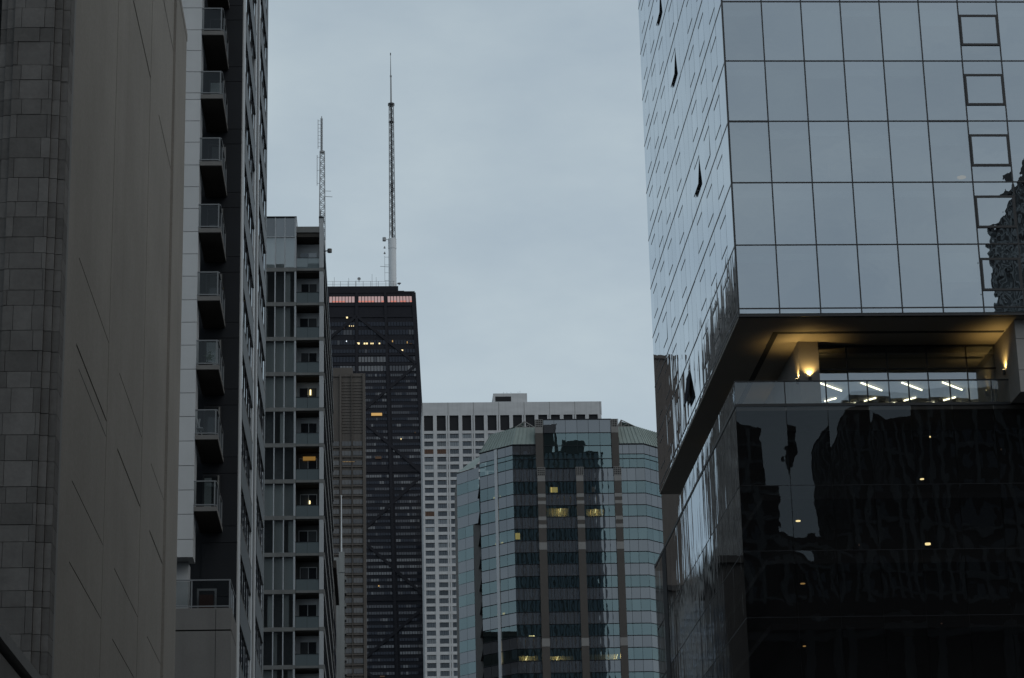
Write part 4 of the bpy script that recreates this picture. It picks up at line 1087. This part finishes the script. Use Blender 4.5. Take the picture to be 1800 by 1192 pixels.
# soffit with its dark reveal
pbox('soffit', (TX + .02, TY + .12, TZ - .12), (TX1, TY1, TZ + .1), M['soffit'], gt)
pbox('reveal', (20.78, 119.55, TZ - .135), (33.02, 119.85, TZ - .12), M['louver'], gt)
pbox('reveal', (20.78, 119.85, TZ - .135), (21.08, 150, TZ - .12), M['louver'], gt)
SZ = TZ - .12
# podium
PY, PZ = 119.8, 36.5
pz = [36.46, 32.15, 28.73, 25.30, 21.87, 18.4]
PXS = [18.62, 21.26, 23.43, 25.61, 27.79, 29.97, 32.15, 34.33, 36.5, 38.7]
pbox('podium_core', (TX + 3.2, PY + 4, 0), (TX1, 158.3, PZ - .35), M['joint'], gt)
pbox('podium_deck', (TX + .05, PY + .05, PZ - .34), (TX1, 158.4, PZ - .02), M['terrace_conc'], gt)
def ppane(name, c, w, h, rz, b=.0065): return P(pane(name, c, w, h, rz, M['g_podium'], gt, bulge=b, tilt=.003, nvar=7))
for k in range(5):
    z1, z0 = pz[k], pz[k + 1]
    for i in range(9):
        ppane('podium_pane', ((PXS[i] + PXS[i + 1]) / 2, PY, (z0 + z1) / 2), PXS[i + 1] - PXS[i] - .03, z1 - z0 - .03, 0)
    y = PY
    for i in range(18):
        y1 = y + 2.15
        if i == 15: y = y1; continue
        P(pane('podium_pane', (TX, (y + y1) / 2, (z0 + z1) / 2), 2.12, z1 - z0 - .03, R(-90), M['g_podium_side'], gt, bulge=.0011, tilt=.0009, nvar=7))
        y = y1
for k in range(1, 6):
    pbox('podium_joint', (TX - .003, PY + .02, pz[k] - .03), (TX + .05, 158.5, pz[k] + .03), M['louver'], gt)
    pbox('podium_joint', (TX + .02, PY - .004, pz[k] - .012), (39, PY + .05, pz[k] + .012), M['louver'], gt)
    for z1, z0 in ((pz[k - 1], pz[k]),):
        pbox('podium_floor', (TX + 1.5, PY + 1.8, z0 - .3), (TX1, 158, z0), M['louver'], gt)
pbox('podium_slot', (TX - .02, PY + 2.15 * 15 + .02, 0), (TX + .3, PY + 2.15 * 16 - .02, 36.3), M['louver'], gt)
pbox('podium_edge', (TX - .02, PY - .03, PZ - .12), (39, PY + .1, PZ + .02), M['dark_metal'], gt)
pbox('podium_edge', (TX - .03, PY + .1, PZ - .16), (TX + .1, 158.5, PZ + .02), M['dark_metal'], gt)
lowm = MB(); lowm.box((TX, PY, 0), (TX1, 158.5, 18.35)); P(lowm.build('podium_base', M['g_podium'], gt))
lowm = MB(); lowm.box((39, PY, 18.4), (TX1, 158.5, PZ)); P(lowm.build('podium_side', M['g_podium'], gt))
# guard rail of glass round the terrace
for i in range(8):
    P(pane('guard_pane', ((PXS[i] + PXS[i + 1]) / 2, PY + .06, 37.13), PXS[i + 1] - PXS[i] - .06, 1.18, 0, M['g_guard'], gt, bulge=.002, tilt=.002))
    pbox('guard_post', (PXS[i + 1] - .03, PY + .04, PZ), (PXS[i + 1] + .03, PY + .16, 37.72), M['dark_metal'], gt)
pbox('guard_cap', (TX + .02, PY + .02, 37.72), (39, PY + .14, 37.78), M['dark_metal'], gt)
y = PY + .1
for i in range(12):
    P(pane('guard_pane', (TX + .03, y + 1.07, 37.13), 2.1, 1.18, R(-90), M['g_podium_side'], gt, bulge=.003, tilt=.002)); y += 2.15
# terrace rooms behind
pbox('pier', (22.36, 121.25, PZ), (23.42, 122.4, SZ), M['terrace_conc'], gt)
pbox('side_wall', (22.36, 122.42, PZ), (22.56, 150, SZ), M['terrace_conc'], gt)
pbox('end_wall', (22.4, 150, PZ), (TX1, 150.3, SZ), M['terrace_conc'], gt)
pbox('right_pier', (33.08, 120.1, PZ), (36, 122.4, SZ), M['terrace_conc'], gt)
pbox('right_fin', (33.08, 117.75, 36.45), (36, 120.1, SZ), M['terrace_conc'], gt)
for x0, x1 in ((33.08, 33.9), (33.93, 36)):
    for z0, z1 in ((36.45, 37.6), (37.63, 39.3), (39.33, SZ)):
        pbox('stone_panel', (x0, 117.70, z0), (x1, 117.75, z1), M['terrace_conc'], gt)
GY = 122.0
gx = [23.45, 25.06, 27.22, 29.36, 31.50, 33.05]
for i in range(5):
    for z0, z1, nm in ((PZ, 39.0, 'terrace_pane'), (39.06, SZ - .05, 'transom_pane')):
        P(pane(nm, ((gx[i] + gx[i + 1]) / 2, GY, (z0 + z1) / 2), gx[i + 1] - gx[i] - .04, z1 - z0 - .02, 0, M['g_terrace'], gt, bulge=.0015, tilt=.001))
    pbox('window_post', (gx[i] - .03, GY - .05, PZ), (gx[i] + .03, GY + .08, SZ), M['dark_metal'], gt)
pbox('window_rail', (23.45, GY - .05, 38.99), (33.05, GY + .07, 39.07), M['dark_metal'], gt)
pbox('window_head', (23.43, GY - .06, SZ - .09), (33.07, GY + .08, SZ - .001), M['dark_metal'], gt)
pbox('room_ceiling', (23.45, GY + .1, 39.86), (33.05, 134, 39.95), M['room_wall'], gt)
pbox('room_back', (23.4, 134, PZ), (33.1, 134.2, SZ), M['room_wall'], gt)
pbox('room_partition', (33.05, 122.45, PZ), (33.25, 134, SZ), M['room_wall'], gt)
# herringbone of light bars on the room ceiling
def led(p, q, label):
    o = thing('light_bar', label, 'light', (p[0], p[1], 39.78), 'light bars on the terrace room ceiling')
    m_ = MB(); m_.bar((0, 0, 0), (q[0] - p[0], q[1] - p[1], 0), .045, n=6); m_.build('tube', M['e_led'], o)
    m_ = MB(); m_.bar((0, 0, .055), (q[0] - p[0], q[1] - p[1], .055), .03); m_.build('rail', M['alu'], o)
ordn = ['leftmost', 'second', 'third', 'rightmost']
for k in range(4):
    dx = 2.27 * k
    led((24.55 + dx, 127.04), (25.99 + dx, 128.53), ordn[k] + ' of the four long slanting light bars in the terrace room')
    led((25.41 + dx, 130.61), (25.95 + dx, 130.0), ordn[k] + ' of the four short light bars under the long ones')
    if k < 3: led((26.9 + dx, 131.4), (27.25 + dx, 131.05), ordn[k] + ' of the three light dots at the foot of the terrace glass')
# up-lights washing the terrace walls
def uplight(x, y, z, nx, ny, label, e=26):
    o = thing('wall_lamp', label, 'lamp', (x, y, z), 'up-lights on the terrace walls')
    m_ = MB(); m_.cyl((nx * .10, ny * .10), .085, .085, -.32, -.04, 14); m_.build('housing', M['dark_metal'], o)
    m_ = MB(); m_.cyl((nx * .10, ny * .10), .07, .07, -.04, -.03, 14); m_.build('lens', M['e_bulb'], o)
    m_ = MB(); m_.box((-.03 + nx * .04, -.03 + ny * .04, -.25), (.03 + nx * .04, .03 + ny * .04, -.12)); m_.build('bracket', M['dark_metal'], o)
    ld = bpy.data.lights.new('lamp_light', 'SPOT'); ld.energy = e; ld.color = (1.0, 0.63, 0.19); ld.spot_size = R(125); ld.spot_blend = 0.9; ld.shadow_soft_size = 0.05
    lo = bpy.data.objects.new('lamp_light', ld); link(lo, o); lo.location = (nx * .10, ny * .10, 0.0); lo.rotation_euler = (R(180), 0, 0)
uplight(22.87, 121.25, 38.45, 0, -1, 'up-light on the front of the terrace pier', 180)
uplight(22.36, 121.65, 38.45, -1, 0, 'up-light on the street side of the terrace pier', 125)
uplight(33.05, 120.1, 38.4, -1, 0, 'up-light on the wall at the right end of the terrace', 180)
uplight(22.36, 131.0, 38.45, -1, 0, 'up-light far along the street side of the terrace', 14)
uplight(22.36, 141.0, 38.45, -1, 0, 'up-light at the far end of the terrace side wall', 24)
# small lamps glowing inside the podium and one in the tower
def podium_lamp(x, z, w, h, m, label, y=121.0):
    o = thing('room_lamp', label, 'lamp', (x, y, z), 'lamps inside the right-hand building')
    w, h = w * .7, h * .7
    m_ = MB(); m_.cyl((0, 0), w / 2, w / 2, -h / 2, h / 2, 10); m_.build('shade', M[m], o)
    m_ = MB(); m_.bar((0, 0, h / 2), (0, 0, h / 2 + .5), .012); m_.build('cord', M['dark_metal'], o)
for a in ((28.98, 35.0, .10, .10, 'e_lamp', 'small lamp highest behind the black podium glass'), (28.38, 32.72, .30, .06, 'e_lamp', 'flat lamp under the highest one behind the podium glass'), (21.75, 30.56, .36, .06, 'e_lamp', 'flat double lamp at the left under the sky reflection'),
          (28.42, 29.27, .42, .12, 'e_lamp', 'broad oval lamp in the middle of the podium glass'), (21.79, 27.27, .36, .05, 'e_warm', 'flat lamp at the left, second from the bottom'), (21.68, 24.04, .22, .06, 'e_warm', 'small lamp at the lower left of the podium glass'),
          (24.84, 29.26, .07, .16, 'e_dim', 'faint upright lamp left of the broad oval one'), (28.81, 25.11, .14, .06, 'e_dim', 'faint lamp low in the middle of the podium glass'), (32.69, 34.28, .10, .10, 'e_dim', 'faint red-orange lamp near the right edge of the podium glass')):
    podium_lamp(*a)
podium_lamp(24.19, 49.18, .10, .9, 'e_dim', 'faint upright light behind the tower glass, third storey of panes', 119.0)
podium_lamp(31.30, 48.77, .7, .06, 'e_warm', 'faint orange bar of light behind the tower glass near the opening windows', 119.0)

# ================================================================== the rest of the street, seen as reflections in the glass; last block added for shade
def block(name, label, x0, x1, y0, y1, h, m, face, pitch=3.4, wp=2.4, group='street blocks mirrored in the glass', crown=None):
    o = thing(name, label, 'building', ((x0 + x1) / 2, (y0 + y1) / 2, 0), group)
    pbox('body', (x0, y0, 0), (x1, y1, h), m, o)
    pbox('cornice', (x0 - .4, y0 - .4, h), (x1 + .4, y1 + .4, h + .9), m, o)
    if name.startswith('rear'):
        m_ = MB(); x = x0 + .6
        while x < x1 - 1: m_.box((x, y1, 0), (x + .9, y1 + .5, h)); x += 3.1 * rnd.uniform(.8, 1.6)
        z = 8.0
        while z < h: m_.box((x0, y1, z), (x1, y1 + .3, z + .6)); z += rnd.choice((3.6, 7.2, 10.8))
        y = y0 + .8
        while y < y1 - 1: m_.box((x0 - .5, y, 0), (x0, y + 1.0, h)); y += 3.2 * rnd.uniform(.8, 1.5)
        z = 6.0
        while z < h: m_.box((x0 - .35, y0, z), (x0, y1, z + .9)); z += rnd.choice((3.6, 3.6, 7.2))
        P(m_.build('stone_piers', M['pale_stone'], o, kind='stuff'))
    m_ = MB()
    z = 5.0
    while z < h - 3:
        if 'e' in face:
            y = y0 + 1.2
            while y < y1 - wp: m_.box((x1 - .2, y, z), (x1 + .06, y + wp * .55, z + pitch * .55)); y += wp
        if 'n' in face:
            x = x0 + 1.2
            while x < x1 - wp: m_.box((x, y1 - .2, z), (x + wp * .55, y1 + .06, z + pitch * .55)); x += wp
        z += pitch
    P(m_.build('windows', M['g_far'], o, kind='stuff'))
    return o
gth = block('gothic_tower', 'dark stone block glimpsed behind the pale apartment tower', -40, -5.25, 290, 312, 65.6, M['masonry_dark'], 'e')
gth['label'] = 'dark brown block peeping out behind the pale apartment tower'
gth2 = block('gothic_tower', 'grey gothic tower with pinnacles mirrored in the street side of the glass tower', -40, -9, 284, 322, 100, M['gothic'], 'e', 5.2, 3.6)
m_ = MB()
for k in range(9):
    y = 287.5 + k * 4.6
    m_.box((-9.3, y - .5, 0), (-8.5, y + .5, 101)); m_.cyl((-9, y), .9, .05, 101, 101 + (6 if k % 2 else 3), 4)
P(m_.build('pinnacles', M['gothic'], gth2, kind='stuff'))
m_ = MB(); m_.box((-32, 294, 100.9), (-14, 318, 106)); m_.cyl((-16, 303), 1.6, .1, 106, 109.5, 8); m_.cyl((-16, 312), 1.6, .1, 106, 110.5, 8); P(m_.build('crown', M['gothic'], gth2))
block('low_block', 'low grey block mirrored between the gothic tower and the brown one', -40, -9, 322.5, 369.5, 75, M['slab'], 'e')
block('brown_block', 'tall plain brown tower mirrored at the far edge of the glass tower', -36.5, -21, 560, 590, 176, M['brick'], '')
block('low_block', 'low stone block mirrored at the foot of the chamfered office corner', -40, -9, 394, 404, 84, M['masonry_dark'], 'e')
block('rear_tower', 'tall dark tower behind the viewer mirrored at the right of the tower glass', 102, 160, -140, -95, 139, M['masonry_dark'], 'n', 3.6, 3.0)
rt_ = bpy.data.objects['rear_tower']
for x0, x1, h in ((104, 116, 6), (118, 124, 11), (126, 150, 4)): pbox('roof_plant', (x0, -130, 139.9), (x1, -100, 139.9 + h), M['masonry_dark'], rt_)
block('rear_block', 'dark block behind the viewer mirrored across the black podium', 62, 140, -90, -60, 89.5, M['masonry_dark'], 'n', 3.6, 2.6)
block('rear_block', 'lower block behind the viewer mirrored under the podium sky gap', 51.6, 61.9, -90, -61, 70, M['masonry_dark'], 'n')
block('rear_block', 'dark block behind the viewer mirrored at the left of the podium', 36, 51.5, -90, -60, 86, M['masonry_dark'], 'n')
block('rear_block', 'low brick block beside the viewer on the right pavement', 24, 62, 2, 74, 34, M['masonry_dark'], 'n')
block('rear_block', 'unseen brick block added left of the viewer to shade the stone pier', -40, -9, -80, 1, 52, M['masonry'], 'en')  # added out of view: blocks sky so the pier front darkens
